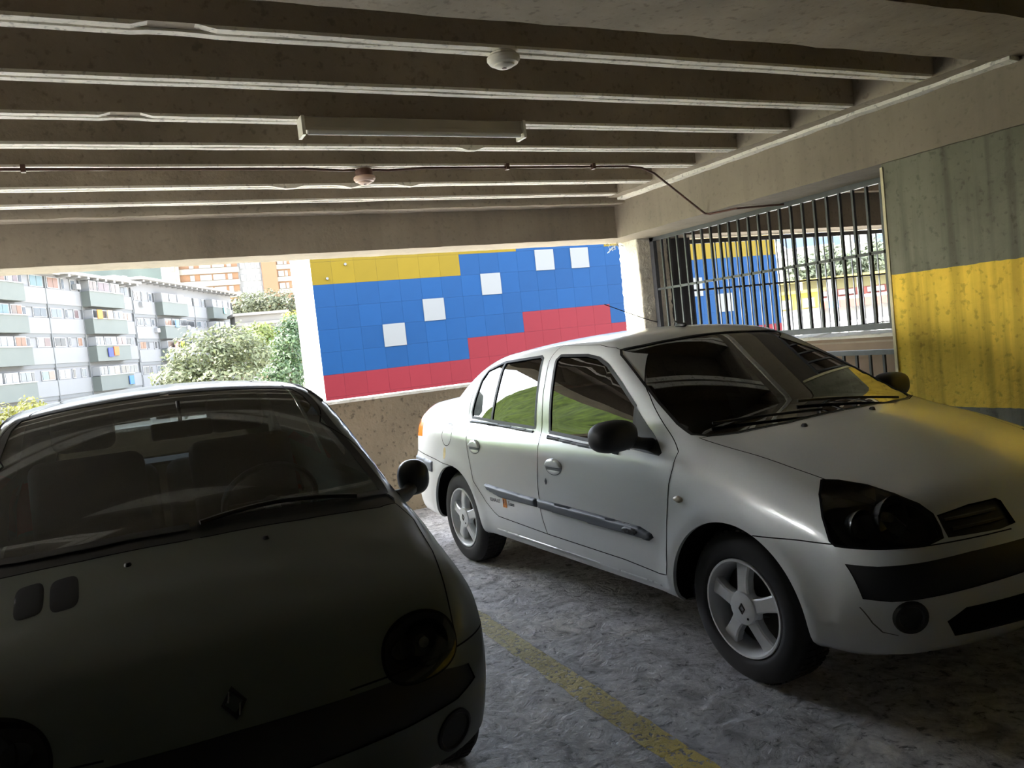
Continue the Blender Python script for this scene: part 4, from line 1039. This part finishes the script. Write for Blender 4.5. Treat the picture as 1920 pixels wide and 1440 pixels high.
# bonnet air slots (one side only), emblem, washers, wiper, fog lamps
M_slot = plain('air_slot_plastic', (30,32,36), .8)
for yc, xc in ((-.457,1.203),(-.368,1.216)):
    t = np.linspace(0, 2*math.pi, 28, endpoint=False); q_ = np.c_[xc+.073*np.sign(np.cos(t))*np.abs(np.cos(t))**.5, yc+.037*np.sign(np.sin(t))*np.abs(np.sin(t))**.5]
    K2.pad('air_slot', 'T', q_, .0014, .004, M_slot, sides=(1,), base=.0007)
ec = K2.S.frontv([(.006,.556)])[0]; en = K2.S.normal(ec[None])[0]
em = diamond(MB(), .032, .043, .0085, 0, .007, 'x').build('emblem', M_black, hatch); em.location = ec + en*.001; em.rotation_euler = (0,-math.asin(en[2]),0)
e2 = MB().prism([(-.010,.030),(-.006,.030),(-.012,.002),(-.016,.002)], .007, .0085, 'x').prism([(.012,-.004),(.016,-.004),(.010,-.034),(.006,-.034)], .007, .0085, 'x').build('emblem_glint', M_chrome, hatch); e2.location = em.location; e2.rotation_euler = em.rotation_euler
fc = K2.S.frontv([(.60,.285)])[0]; fn = K2.S.normal(fc[None])[0]
for sd in (1,-1):
    e = MB().lathe([(0,.002),(.050,.002),(.056,.008),(.064,.006),(.066,-.02)], 28, 'x').build('fog_lamp', M_black, hatch, True)
    e.location = (fc[0]-.002, sd*fc[1], fc[2]); e.rotation_euler = (0, -math.asin(fn[2]), sd*math.atan2(fn[1], fn[0]))
w = K2.S.topv([(1.045+(.985-1.045)*t-.03*math.sin(3.1*t), .02+.53*t) for t in np.linspace(0,1,12)])
MB().tube([(q[0],q[1],q[2]+.012) for q in w], .008, 6).build('wiper', M_black, hatch, True)
for y in (.20,-.20):
    p = K2.S.topv([(1.16,y)])[0]; o = MB().lathe([(0,.008),(.007,.007),(.010,.003),(.012,-.004)], 12, 'z').build('washer_nozzle', M_black, hatch, True); o.location = p
# door mirrors on short stalks
M_mirshell = plain('mirror_shell', (34,36,39), .35, coat=.4)
for k, sd in enumerate((1,-1)):
    V, F_ = superell((.70,sd*.858,.893), (.055,.064,.072), .85, cut=(0,-.035))
    MB().add(V, F_).tube([(.82,sd*.735,.842),(.78,sd*.79,.842),(.735,sd*.83,.855)], [.034,.028,.028], 10).build('door_mirror', M_mirshell, dr[k], True)
    MB().box((.664,sd*.858-.045,.85), (.667,sd*.858+.045,.937)).build('mirror_glass', M_chrome, dr[k])
# chrome strips along roof gutter, roof edge joints
for sd in (1,-1):
    g = K2.S.side([(x, z) for x, z in ((.30,1.225),(.22,1.265),(.05,1.295),(-.4,1.308),(-.9,1.295),(-1.25,1.255))])
    MB().tube([(q[0], sd*(q[1]+.001), q[2]+.002) for q in g], .006, 6).build('roof_gutter', M_black, hatch, True)
# cabin seen through the glass
MB().box((-1.50,-.66,.24), (.98,.66,.40)).build('cabin_floor', M_dash, hatch)
MB().box((.60,-.66,.40), (.96,.66,.845), .05).build('dashboard', M_dash, hatch, True)
seat(hatch, .10, .33, M_fabric, .30, .235, .42); seat(hatch, .10, -.33, M_fabric, .30, .235, .42)
for y in (-.30,.30):
    b = MB().box((-1.22,y-.28,.44), (-1.06,y+.28,.93), .07).build('rear_seat', M_fabric, hatch, True)
MB().box((-1.12,-.58,.40), (-.66,.58,.54), .05).build('rear_bench', M_fabric, hatch, True)
MB().box((-1.52,-.55,.905), (-1.20,.55,.92)).build('parcel_shelf', M_dash, hatch)
rm = MB().box((.36,-.070,1.155), (.385,.155,1.222), .012).tube([(.372,.04,1.22),(.36,.04,1.30)], .008, 8).build('rear_view_mirror', M_black, hatch, True)
a = np.linspace(0, 2*math.pi, 33)
MB().tube([(.47+.09*math.sin(t), .33+.18*math.cos(t), .86+.155*math.sin(t)) for t in a], .013, 8, False).tube([(.47,.33,.86),(.62,.33,.80)], .03, 10).tube([(.47,.17,.86),(.47,.49,.86)], .012, 6).build('steering_wheel', M_black, hatch, True)
MB().box((-1.50,-.46,.18), (1.50,.46,.26)).build('underbody', M_dark, hatch)
proto = make_wheel(.270, .172, .155)
for xw in (1.1735,-1.1735):
    for sd in (1,-1): place_wheel(proto, (xw, sd*.762, .267), hatch, sd < 0)
drop_tree(proto)
# ------------------------------------------------------------------ outside: ground, mural building
M_ground = plain('dry_ground', (196,190,172), .95, vary=.2, scale=.2)
gd = MB().box((-400,7.02,-3.4), (900,900,-3.0)).build('ground', M_ground); tag(gd, 'pale ground far below the garage parapet', 'ground', kind='structure')
yd = MB().box((14,16,-3.0), (120,110,-.45)).build('yard', plain('sunlit_yard_concrete', (226,222,212), .95, vary=.06, scale=.3)); tag(yd, 'sunlit pale concrete yard beyond the barred opening', 'yard', kind='structure')

M_mblue = plain('mural_blue', (4,41,75), .55, spec=.12, vary=.04, scale=3, vary_obj=.07)
M_myel = plain('mural_yellow', (85,70,4), .55, spec=.12, vary=.04, scale=3, vary_obj=.04)
M_mred = plain('mural_red', (82,18,25), .55, spec=.12, vary=.04, scale=3, vary_obj=.04)
M_mwhite = plain('mural_white_panel', (84,85,84), .6, vary_obj=.02)
M_mwall = plain('white_render', (236,236,230), .8, vary=.04)
mu_ = empty('mural_building', (8.2,13.5,-3)); tag(mu_, 'building wall painted with stepped yellow, blue and red bands and white squares', 'building')
def at(o, par): o.parent = par; o.matrix_parent_inverse = par.matrix_basis.inverted(); return o
at(MB().box((3.10,13.52,-3), (13.24,15.0,3.42)).build('wall', M_mwall), mu_)
at(MB().box((3.11,13.514,.30), (13.23,13.522,3.40)).build('backing', plain('dark_joint', (58,66,86), .9)), mu_)
at(MB().box((3.06,13.50,-3), (13.26,15.04,-2.6)).build('plinth', M_mwall), mu_)
U = .3845; X0 = 3.06; RH = .3742; Z0 = .7400
stars = {(3,2),(5,3),(8,4),(11,5),(13,5),(16,4),(20,3),(22,2)}
protos = {}
def tile_proto(kind, w):
    key = (kind, round(w,3))
    if key not in protos:
        m = {'b': M_mblue, 'y': M_myel, 'r': M_mred, 'w': M_mwhite}[kind]; g = .0004; d = .004 if kind != 'w' else .018
        mb = MB(); z0, z1, x0, x1 = g, RH-g, g, w-g; e = .001
        if kind == 'w': x0, x1, z0, z1 = g-.006, w-g+.006, g-.006, RH-g+.006
        mb.add([(x0,0,z0),(x1,0,z0),(x1,0,z1),(x0,0,z1),(x0+e,-d,z0+e),(x1-e,-d,z0+e),(x1-e,-d,z1-e),(x0+e,-d,z1-e)], [(4,5,6,7),(0,1,5,4),(1,2,6,5),(2,3,7,6),(3,0,4,7)])
        protos[key] = mb.build('panel', m).data; bpy.data.objects.remove([o for o in bpy.data.objects if o.data == protos[key]][0])
    return protos[key]
for i in range(27):
    xa = max(X0+U*i, 3.10); xb = min(X0+U*(i+1), 13.24)
    if xb-xa < .05: continue
    rt = 1 if i < 7 else 2 if i < 10 else 3 if i < 15 else 2 if i < 18 else 0 if i < 23 else 1
    yb = 5 if i < 7 else 6 if i < 10 else 99 if i < 15 else 6 if i < 18 else 5
    for j in range(-1, 7):
        kind = 'w' if (i,j) in stars else 'r' if j < rt else 'y' if j >= yb else 'b'
        o = bpy.data.objects.new('panel', tile_proto(kind, xb-xa)); COL.objects.link(o); o.location = (xa, 13.514, Z0+RH*j); at(o, mu_)
for x, z in ((3.681,2.925),(3.351,2.705),(9.213,2.72)):
    at(MB().lathe([(0,-.03),(.022,-.03),(.022,0)], 14, 'y', (x,13.505,z)).build('light_spot', M_mwhite), mu_)

# ------------------------------------------------------------------ grey apartment block on the left
KS = 1.2
def zz(z): return 1.4085 + KS*(z-1.4085)
M_apan = plain('pale_facade_panel', (87,87,87), .85, vary=.03, scale=.5)
M_agrey = plain('grey_balcony_front', (66,70,66), .85, vary=.04, scale=.5)
M_aband = plain('grey_floor_band', (73,74,74), .9)
M_awall = plain('light_wall', (86,86,87), .9)
M_aroof = plain('pale_roof_slab', (109,107,104), .85)
M_frame = plain('white_window_frame', (107,107,107), .6)
panes = [plain('pane_%d' % i, tuple(12+v*.34 for v in c), .25) for i, c in enumerate([(84,92,98),(126,176,182),(150,166,176),(70,74,80),(168,140,120),(210,216,220),(120,132,140),(196,120,70),(150,110,108),(96,104,116)])]
ap = empty('apartment_block', (-4.322,86.077,-3), math.atan2(.897,.441)); tag(ap, 'long grey and white four-storey apartment block with stepped roofs, left background', 'building')
def ab(name, s0, s1, y0, y1, z0, z1, mat, par=None):
    return MB().box((s0*KS, y0, zz(z0)+3), (s1*KS, y1, zz(z1)+3)).build(name, mat, par or ap)
ab('wall', -13, 13.35, 0, 9, -2.2, 9.95, M_awall); ab('wall', 13.35, 40.6, 0, 9, -2.2, 10.45, M_awall)
rowsN = [(8.87,7.68),(6.60,5.42),(4.35,3.12),(1.85,.68)]; rowsF = [(8.60,7.35),(6.20,5.0),(3.97,2.8),(1.6,.4)]
colsN = [('p',-4.6,-.78,[(-3.95,-3.6),(-2.6,-.95)]),('p',-.70,4.15,[(-.30,1.15),(1.66,1.98),(3.0,3.6)]),('b',4.25,10.15,[(4.7,5.8),(6.1,8.0),(8.3,9.8)]),('p',10.25,13.2,[(10.5,10.8),(11.3,12.7)]),('b',-11,-4.72,[(-10,-8.4),(-8,-6.6),(-6.3,-5.1)])]
colsF = [('p',13.5,18.0,[(13.9,15.1),(15.5,15.8),(17.0,17.5)]),('b',18.1,24.4,[(18.6,20),(20.4,22),(22.4,24)]),('p',24.6,28,[(25.0,27.6)]),('p',28.1,31.6,[(28.4,29.6),(30.7,31.2)]),('b',31.8,37.4,[(32.3,33.4),(33.8,35.3),(35.7,37)]),('p',37.6,40.4,[(38.1,38.7),(39.5,40.0)])]
rnd = random.Random(4)
for cols, rows in ((colsN,rowsN),(colsF,rowsF)):
    s0 = min(c[1] for c in cols)-.3; s1 = max(c[2] for c in cols)+.2
    for r, (zt, zb) in enumerate(rows):
        ab('floor_band', s0, s1, -.10, .02, zb-.30, zb, M_aband)
        for kind, a, b, wins in cols:
            if kind == 'p': ab('facade_panel', a, b, -.16, .02, zb, zt, M_apan)
            else:
                ab('balcony_front', a, b, -1.05, .02, zb-.05, zt, M_agrey); ab('balcony_rail', a-.03, b+.03, -1.12, -.98, zt, zt+.07, M_frame)
            for w0, w1 in wins:
                h = .78 if r else .92
                small = w1-w0 < .5
                yo = -.10 if kind == 'p' else -.85
                fr = ab('window', w0-.06, w1+.06, yo, .0, zt+.04, zt+h, M_frame)
                k = rnd.randrange(len(panes))
                if small: ab('pane', w0, w1, yo-.03, yo+.01, zt+.10, zt+h-.06, panes[rnd.choice((0,3,9))], fr)
                else:
                    n_ = 2 if w1-w0 > 1.0 else 1; dw = (w1-w0)/n_
                    for q in range(n_): ab('pane', w0+dw*q+.03, w0+dw*(q+1)-.03, yo-.03, yo+.01, zt+.10, zt+h-.06, panes[(k+q*rnd.choice((0,0,3))) % len(panes)], fr)
        # piers between panels
    for kind, a, b, wins in cols:
        if kind == 'p': ab('pier', b-.0, b+.09, -.20, .02, -2.0, rows[0][0]+.9, M_aband)
ab('roof_slab', .5, 13.6, -1.3, 9.3, 10.0, 10.22, M_aroof); ab('roof_slab', 13.3, 41.2, -1.5, 9.3, 10.50, 10.72, M_aroof); ab('roof_slab', -13, .4, -.9, 9.3, 9.9, 10.1, M_aroof)
for s in np.arange(1.2, 41, 1.45):
    zt = 9.82 if s < 13.3 else 10.32
    ab('roof_rafter', s, s+.35, -1.15, .0, zt, zt+.18, M_frame)
for s, z in ((10.9,8.2),(14.6,8.05),(23.3,5.9),(17.2,5.6),(3.2,9.0)): 
    ab('air_conditioner', s, s+.62, -1.25 if 18 < s < 24 else -.55, -.1, z, z+.42, M_frame)
for s, z, c in ((9.0,.9,(70,120,190)),(6.9,3.5,(232,110,50)),(5.9,3.4,(60,70,150)),(20.4,6.1,(110,160,230)),(21.2,3.9,(200,220,30)),(35,7.9,(150,220,220)),(19.6,3.8,(220,130,130)),(4.9,6.6,(220,140,50)),(6.6,6.6,(236,196,150))):
    ab('laundry', s, s+.8, -1.22, -1.14, z, z+.75, plain('cloth', tuple(v*.66 for v in c), .9))
ab('water_tank', 16.2, 16.9, 2, 3, 10.72, 11.3, M_frame); ab('roof_hut', 12.6, 15.6, 1, 6, 10.2, 11.0, M_aroof)

# ------------------------------------------------------------------ orange apartment tower behind it
M_or = plain('orange_brick_face', (86,61,39), .85, vary=.03, scale=.3); M_cream = plain('cream_band', (89,86,78), .85); M_ow = plain('white_tower_face', (86,86,85), .85)
M_pane = plain('far_window_glass', (112,112,108), .3)
ob_ = empty('orange_tower', (28,204,-3)); tag(ob_, 'orange and cream striped apartment tower rising behind the grey block', 'building')
def obx(name, x0, x1, y0, y1, z0, z1, mat, par=None):
    return at(MB().box((x0,y0,z0), (x1,y1,z1)).build(name, mat), ob_) if par is None else at2(MB().box((x0,y0,z0), (x1,y1,z1)).build(name, mat), par)
def at2(o, par): o.parent = par; o.matrix_parent_inverse = (ob_.matrix_basis @ par.matrix_parent_inverse).inverted() if False else par.matrix_parent_inverse.inverted() @ ob_.matrix_basis.inverted() if False else Matrix.Identity(4); return o
obx('wall', 13.4, 16.4, 203.0, 216, -3, 40, M_cream); obx('wall', 16.2, 29.5, 204, 216, -3, 40, M_or)
obx('wall', 29.5, 35.1, 204.6, 216, -3, 40, M_ow); obx('wall', 35.1, 38.5, 203.6, 216, -3, 40, M_or); obx('wall', 38.5, 42.0, 204.2, 216, -3, 40, M_or)
for k in range(6):
    zb = 18.0 + 2.95*k
    obx('cream_band', 16.0, 29.7, 203.5, 204, zb, zb+1.25, M_cream); obx('cream_band', 38.5, 42.2, 203.8, 204.3, zb+.1, zb+1.2, M_cream)
    for x0, x1 in ((18.8,19.6),(21.0,23.4),(23.9,26.4),(27.2,28.0)):
        f_ = obx('window', x0-.12, x1+.12, 203.9, 204.05, zb+1.35, zb+2.75, M_cream); obx('pane', x0, x1, 203.86, 203.92, zb+1.45, zb+2.65, M_pane, f_)
    for x0 in (30.2,31.5,32.8,34.1):
        f_ = obx('window', x0-.1, x0+.72, 204.5, 204.65, zb+.75, zb+2.35, M_ow); obx('pane', x0, x0+.62, 204.46, 204.52, zb+.85, zb+2.25, M_pane, f_)
    for x0, x1 in ((39.0,40.2),(40.6,41.1)):
        f_ = obx('window', x0-.1, x1+.1, 204.1, 204.25, zb+1.3, zb+2.7, M_cream); obx('pane', x0, x1, 204.06, 204.12, zb+1.4, zb+2.6, M_pane, f_)
    f_ = obx('window', 14.6, 15.5, 202.9, 203.05, zb+.9, zb+2.3, M_cream); obx('pane', 14.75, 15.35, 202.86, 202.92, zb+1.0, zb+2.2, M_pane, f_)

# grey louvred shed on the slope
sh = empty('louvred_shed', (19.4,118,-3)); tag(sh, 'grey flat-roofed shed with louvred front among the trees', 'shed')
M_sh = plain('shed_concrete', (92,89,84), .9, vary=.06, scale=.6); M_shd = plain('shed_louvre', (67,66,61), .9)
at(MB().box((15.9,118,-3), (22.8,123,8.5)).build('wall', M_sh), sh); at(MB().box((15.6,117.4,8.35), (23.2,123.4,8.72)).build('roof', M_sh), sh)
for k in range(4): at(MB().box((16.2,117.8,5.2+.4*k), (18.2,118.1,5.44+.4*k)).build('louvre', M_shd), sh); at(MB().box((18.7,117.8,5.2+.4*k), (22.4,118.1,5.44+.4*k)).build('louvre', M_shd), sh)
at(MB().box((15.9,117.7,7.0), (22.8,118.05,7.4)).build('lintel', M_sh), sh)

# ------------------------------------------------------------------ trees
def leaf_mat(name, col, var=.25):
    m, n, l, b = new_mat(name); b.inputs['Roughness'].default_value = .55
    g = n.new('ShaderNodeNewGeometry'); mp = n.new('ShaderNodeMapRange'); mp.inputs[3].default_value = 1-var; mp.inputs[4].default_value = 1+var
    l.new(g.outputs['Random Per Island'], mp.inputs[0])
    mx = n.new('ShaderNodeVectorMath'); mx.operation = 'SCALE'; mx.inputs[0].default_value = S_(col)[:3]; l.new(mp.outputs[0], mx.inputs['Scale']); l.new(mx.outputs[0], b.inputs['Base Color'])
    tr = n.new('ShaderNodeBsdfTranslucent'); l.new(mx.outputs[0], tr.inputs[0])
    ms = n.new('ShaderNodeMixShader'); ms.inputs[0].default_value = .35; out = [x for x in n if x.type == 'OUTPUT_MATERIAL'][0]
    l.new(b.outputs[0], ms.inputs[1]); l.new(tr.outputs[0], ms.inputs[2]); l.new(ms.outputs[0], out.inputs[0])
    return m
M_bark = plain('bark', (96,84,70), .95, vary=.2)
def tree(name, label, blobs, ground, mat, n, size, group=None):
    """blobs: (x, y, z, rx, ry, rz) lumps of the crown"""
    bx, by = np.mean([b[0] for b in blobs]), np.mean([b[1] for b in blobs]); e = empty(name, (bx,by,ground)); tag(e, label, 'tree', group)
    vol = np.array([b[3]*b[4]*b[5] for b in blobs])**.67; cnt = (n*vol/vol.sum()).astype(int); V = []; F = []
    for b, c in zip(blobs, cnt):
        d = RNG.normal(size=(c,3)); d /= np.linalg.norm(d, axis=1, keepdims=True); r = RNG.uniform(.55,1.02,(c,1))
        lump = 1 + .16*np.sin(d[:,:1]*7+b[0])*np.cos(d[:,1:2]*6) + .12*np.sin(d[:,2:]*9+b[1])
        p = np.array(b[:3]) + d*r*lump*np.array(b[3:])
        nn = d + RNG.normal(scale=.5, size=(c,3)) + [0,0,.5]; nn /= np.linalg.norm(nn, axis=1, keepdims=True)
        t = np.cross(nn, RNG.normal(size=(c,3))); t /= np.linalg.norm(t, axis=1, keepdims=True); w = np.cross(nn, t)
        s = RNG.uniform(.6,1.2,(c,1))*size
        q = np.stack([p-t*s, p+w*s*.45, p+t*s, p-w*s*.45], 1).reshape(-1,3) - [bx,by,ground]
        o = len(V); V += q.tolist(); F += [(o+4*i, o+4*i+1, o+4*i+2, o+4*i+3) for i in range(c)]
    fo = mesh_obj('foliage', V, F, mat, e); fo['kind'] = 'stuff'
    top = max(b[2] for b in blobs)-ground; m = MB().tube([(0,0,0),(.1,0,top*.5),(0,.1,top*.9)], [.05*top*.5+.08,.04*top*.5+.05,.05], 8)
    for b in blobs[:5]: m.tube([(0,0,top*.45),((b[0]-bx)*.6,(b[1]-by)*.6,(b[2]-ground)*.75),(b[0]-bx,b[1]-by,b[2]-ground)], [.10,.07,.03], 6)
    m.build('trunk', M_bark, e, True); return e
L_sage = leaf_mat('sage_leaves', (76,82,54)); L_green = leaf_mat('green_leaves', (47,67,37)); L_lime = leaf_mat('lime_leaves', (80,91,32)); L_yel = leaf_mat('yellow_leaves', (101,100,31)); L_dark = leaf_mat('deep_green_leaves', (48,64,43)); L_grey = leaf_mat('grey_green_leaves', (63,68,46))
GT = 'trees beyond the parapet'
tree('broadleaf_tree', 'broad pale sage-green tree in front of the grey apartment block', [(4.6,50,2.2,1.9,1.6,1.5),(6.4,50.5,2.7,1.7,1.6,1.3),(3.2,49.5,1.0,1.4,1.4,1.2),(5.6,49,.6,2.4,1.6,1.5),(7.6,50,1.9,1.3,1.3,1.2),(4.0,50,.2,2.0,1.5,1.4)], -3, L_sage, 9000, .16, GT)
tree('broadleaf_tree', 'fresh green tree crowding the white edge of the mural building', [(8.5,44,2.3,.9,1.0,1.3),(8.2,44,.7,1.1,1.0,1.4),(8.9,44.4,3.2,.6,.7,.7),(7.4,44,.1,1.0,1.0,1.1)], -3, L_green, 6000, .12, GT)
tree('broadleaf_tree', 'bright lime-green tree between the pale tree and the shed', [(9.6,60,3.6,1.2,1.2,.9),(10.6,60,2.4,1.4,1.2,1.2),(8.9,60,2.8,1.1,1.2,.9)], -3, L_lime, 3500, .15, GT)
tree('broadleaf_tree', 'small yellowing tree against the white side wall', [(18.0,90,5.9,1.1,1.1,1.0),(18.6,90,4.6,1.2,1.2,1.2),(17.2,90,4.2,1.0,1.0,1.0)], -3, L_yel, 2500, .2, GT)
tree('broadleaf_tree', 'grey-green wooded bank below the orange tower', [(22,150,11.8,3.4,3,2.4),(26,150,12.2,3.6,3,2.3),(30,150,11.5,3.4,3,2.6),(33,151,9,3,3,4),(20,150,9.6,3,3,2.6),(28,151,8.6,5,3,3)], -3, L_grey, 9000, .34, GT)
tree('broadleaf_tree', 'deep green tree low beside the mural wall, behind the dark car', [(12.6,69,.5,1.8,1.3,1.8),(14,70,1.7,1.5,1.3,1.9),(15,71,3.5,1.3,1.1,1.8)], -3, L_dark, 4500, .15, GT)
tree('broadleaf_tree', 'yellow-green tree at the left edge beside the dark car', [(-3.2,30,.35,.8,.8,.65),(-2.5,30,.65,.6,.7,.5),(-3.6,30,-.5,.9,.8,.8),(-2.6,30.2,-.4,.8,.8,.8)], -3, L_yel, 4500, .085, GT)
# wooded hills: terrain skins with relief
def hill(name, label, x0, x1, y0, y1, hf, mat, n=70, m=26):
    v = []; f = []
    for i in range(n+1):
        for j in range(m+1):
            x = x0+(x1-x0)*i/n; y = y0+(y1-y0)*j/m; v.append((x, y, hf(x, y, j/m)))
    for i in range(n):
        for j in range(m): f.append((i*(m+1)+j, (i+1)*(m+1)+j, (i+1)*(m+1)+j+1, i*(m+1)+j+1))
    o = mesh_obj(name, v, f, mat, smooth=True); tag(o, label, 'hill', kind='structure'); return o
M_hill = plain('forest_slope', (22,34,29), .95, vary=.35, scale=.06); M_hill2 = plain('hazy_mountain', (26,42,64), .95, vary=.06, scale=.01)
hill('hill', 'dark green wooded hillside above the grey roofs', -150, 60, 330, 460, lambda x,y,t: -3 + 95*min(1,t*1.4)*(1+.1*noise.noise((x*.03,y*.03,0))) + 3*noise.noise((x*.2,y*.2,1)), M_hill)
hill('mountain', 'hazy blue mountain ridge above the city through the bars', 500, 1150, 420, 800, lambda x,y,t: -3 + 260*t + 14*noise.noise((x*.012,y*.012,3)), M_hill2)
M_grass = plain('grassy_slope', (96,112,34), .95, vary=.5, scale=1.2, bump=.8, bscale=3)
hill('grass_bank', 'green grassy hillside rising beyond the open left side', -70, -2, 8.6, 75, lambda x,y,t: -3.05 + min(2.2*max(0,(-.27*y-1.0)-x), 24)*(1+.25*noise.noise((x*.25,y*.25,2))) + .4*noise.noise((x*.9,y*.9,5))*(x < -.27*y-1.2), M_grass, 110, 90)

# ------------------------------------------------------------------ city view through the bars
M_sred = plain('brick_red_wall', (87,43,36), .9, vary=.08, scale=.6); M_syel = plain('school_yellow', (99,87,25), .85); M_solive = plain('olive_shade', (70,66,39), .9); M_sw = plain('white_building', (101,101,99), .85); M_sblue = plain('blue_panel', (34,68,108), .7)
def bld(name, label, base, rz=0, cat='building'): e = empty(name, base, rz); tag(e, label, cat); return e
R45 = math.radians(-45)
sc_ = bld('school_block', 'red and yellow two-storey block across the sunlit yard', (69,60,-.45), R45)
def lb(par, name, a, b, mat): return MB().box(a, b).build(name, mat, par)
lb(sc_, 'wall', (-8,0,0), (9,6,4.4), M_sred); lb(sc_, 'roof', (-8.6,-1.2,4.4), (9.6,6.4,4.65), M_syel); lb(sc_, 'gallery_floor', (-8.4,-1.4,2.2), (9.4,0,2.5), M_sw)
lb(sc_, 'gallery_shade', (-7.9,-.12,3.3), (8.9,0,4.4), M_solive); lb(sc_, 'parapet', (-8.4,-1.5,1.4), (9.4,-1.3,2.2), M_sred); lb(sc_, 'ground_wall', (-8,-.2,0), (9,0,1.4), M_sw)  # olive strip paints in the shade under the gallery roof
for k in range(7): lb(sc_, 'pillar', (-8+2.75*k,-1.28,0), (-7.7+2.75*k,-1.0,4.4), M_sw)
for k in range(6):
    w = lb(sc_, 'window', (-7+2.75*k,-.16,2.7), (-5.4+2.75*k,-.02,3.2), M_sw); lb(w, 'pane', (-6.9+2.75*k,-.2,2.76), (-5.5+2.75*k,-.14,3.14), M_pane)
lb(sc_, 'door', (-2.6,-1.56,1.42), (-1.6,-1.5,2.15), M_sblue); lb(sc_, 'door', (5.2,-1.56,1.42), (5.8,-1.5,2.15), M_sblue)
yb_ = bld('yellow_kiosk', 'yellow building with two dark windows beside the mural edge', (40.7,40,-.45), R45)
lb(yb_, 'wall', (-1.7,0,0), (1.6,3,2.75), M_syel); lb(yb_, 'roof', (-1.9,-.3,2.75), (1.8,3.2,2.95), M_syel); lb(yb_, 'base', (-1.7,-.06,0), (1.6,0,1.7), M_sw)
for x in (-.7,.7): 
    w = lb(yb_, 'window', (x-.42,-.08,1.75), (x+.42,.0,2.45), M_solive); lb(w, 'pane', (x-.34,-.12,1.82), (x+.34,-.07,2.38), M_pane)
rb_ = bld('red_roofed_house', 'house with red walls and white front behind the yellow kiosk', (70.7,70,-.45), R45)
lb(rb_, 'wall', (-4,0,0), (4,5,4.2), M_sred); lb(rb_, 'roof', (-4.4,-.4,4.2), (4.4,5.4,4.6), M_sred); lb(rb_, 'porch', (-3.4,-.8,0), (3.2,0,3.1), M_sw)
for k, (x, y, w, h, lab_) in enumerate(((297.5,260,5,46,'slender white tower block, left of the pair on the hillside'),(308,258,7,44,'wider white tower block, right of the pair on the hillside'),(330,262,8,30,'pale low tower block right of the two tall ones'),(262,268,9,24,'pale hillside block left of the two tall towers'))):
    e = bld('tower_block', lab_, (x,y,-3), R45); e['group'] = 'white towers on the hillside'
    lb(e, 'wall', (-w/2,0,0), (w/2,8,h), M_sw)
    for r in range(int(h/3)-1):
        lb(e, 'window_strip', (-w/2+.6,-.15,4+3*r), (w/2-.6,.02,5.2+3*r), M_pane)
for k, (x, y, w, d, h) in enumerate(((150,147,13,8,13),(178,157,14,8,15),(198,194,14,8,20),(232,206,18,9,24),(258,246,20,9,28),(276,228,14,9,26))):
    e = bld('city_house', ['long white low building behind the school','white stepped building below the towers','pale building above the yellow kiosk','broad pale block halfway up the hillside','widest pale block under the tower blocks','small white house right of the school roof'][k], (x,y,-3), R45)
    lb(e, 'wall', (-w/2,0,0), (w/2,d,h), M_sw); lb(e, 'roof', (-w/2-.5,-.5,h), (w/2+.5,d+.5,h+.6), M_aroof)
    for q in range(int(w/4)):
        for r in range(2):
            p = lb(e, 'window', (-w/2+1.2+4*q,-.1,h-4-4*r), (-w/2+3+4*q,.02,h-2.4-4*r), M_frame); lb(p, 'pane', (-w/2+1.35+4*q,-.16,h-3.85-4*r), (-w/2+2.85+4*q,-.08,h-2.55-4*r), M_pane)
tree('broadleaf_tree', 'hazy green trees on the city hillside through the bars', [(136,131,9,4,3.5,3.5),(143,130,10,4,3.5,4),(150,130,9,4.5,3.5,4),(158,130,11,4,3.5,4)], -3, leaf_mat('hazy_leaves', (67,75,57)), 3500, .8)
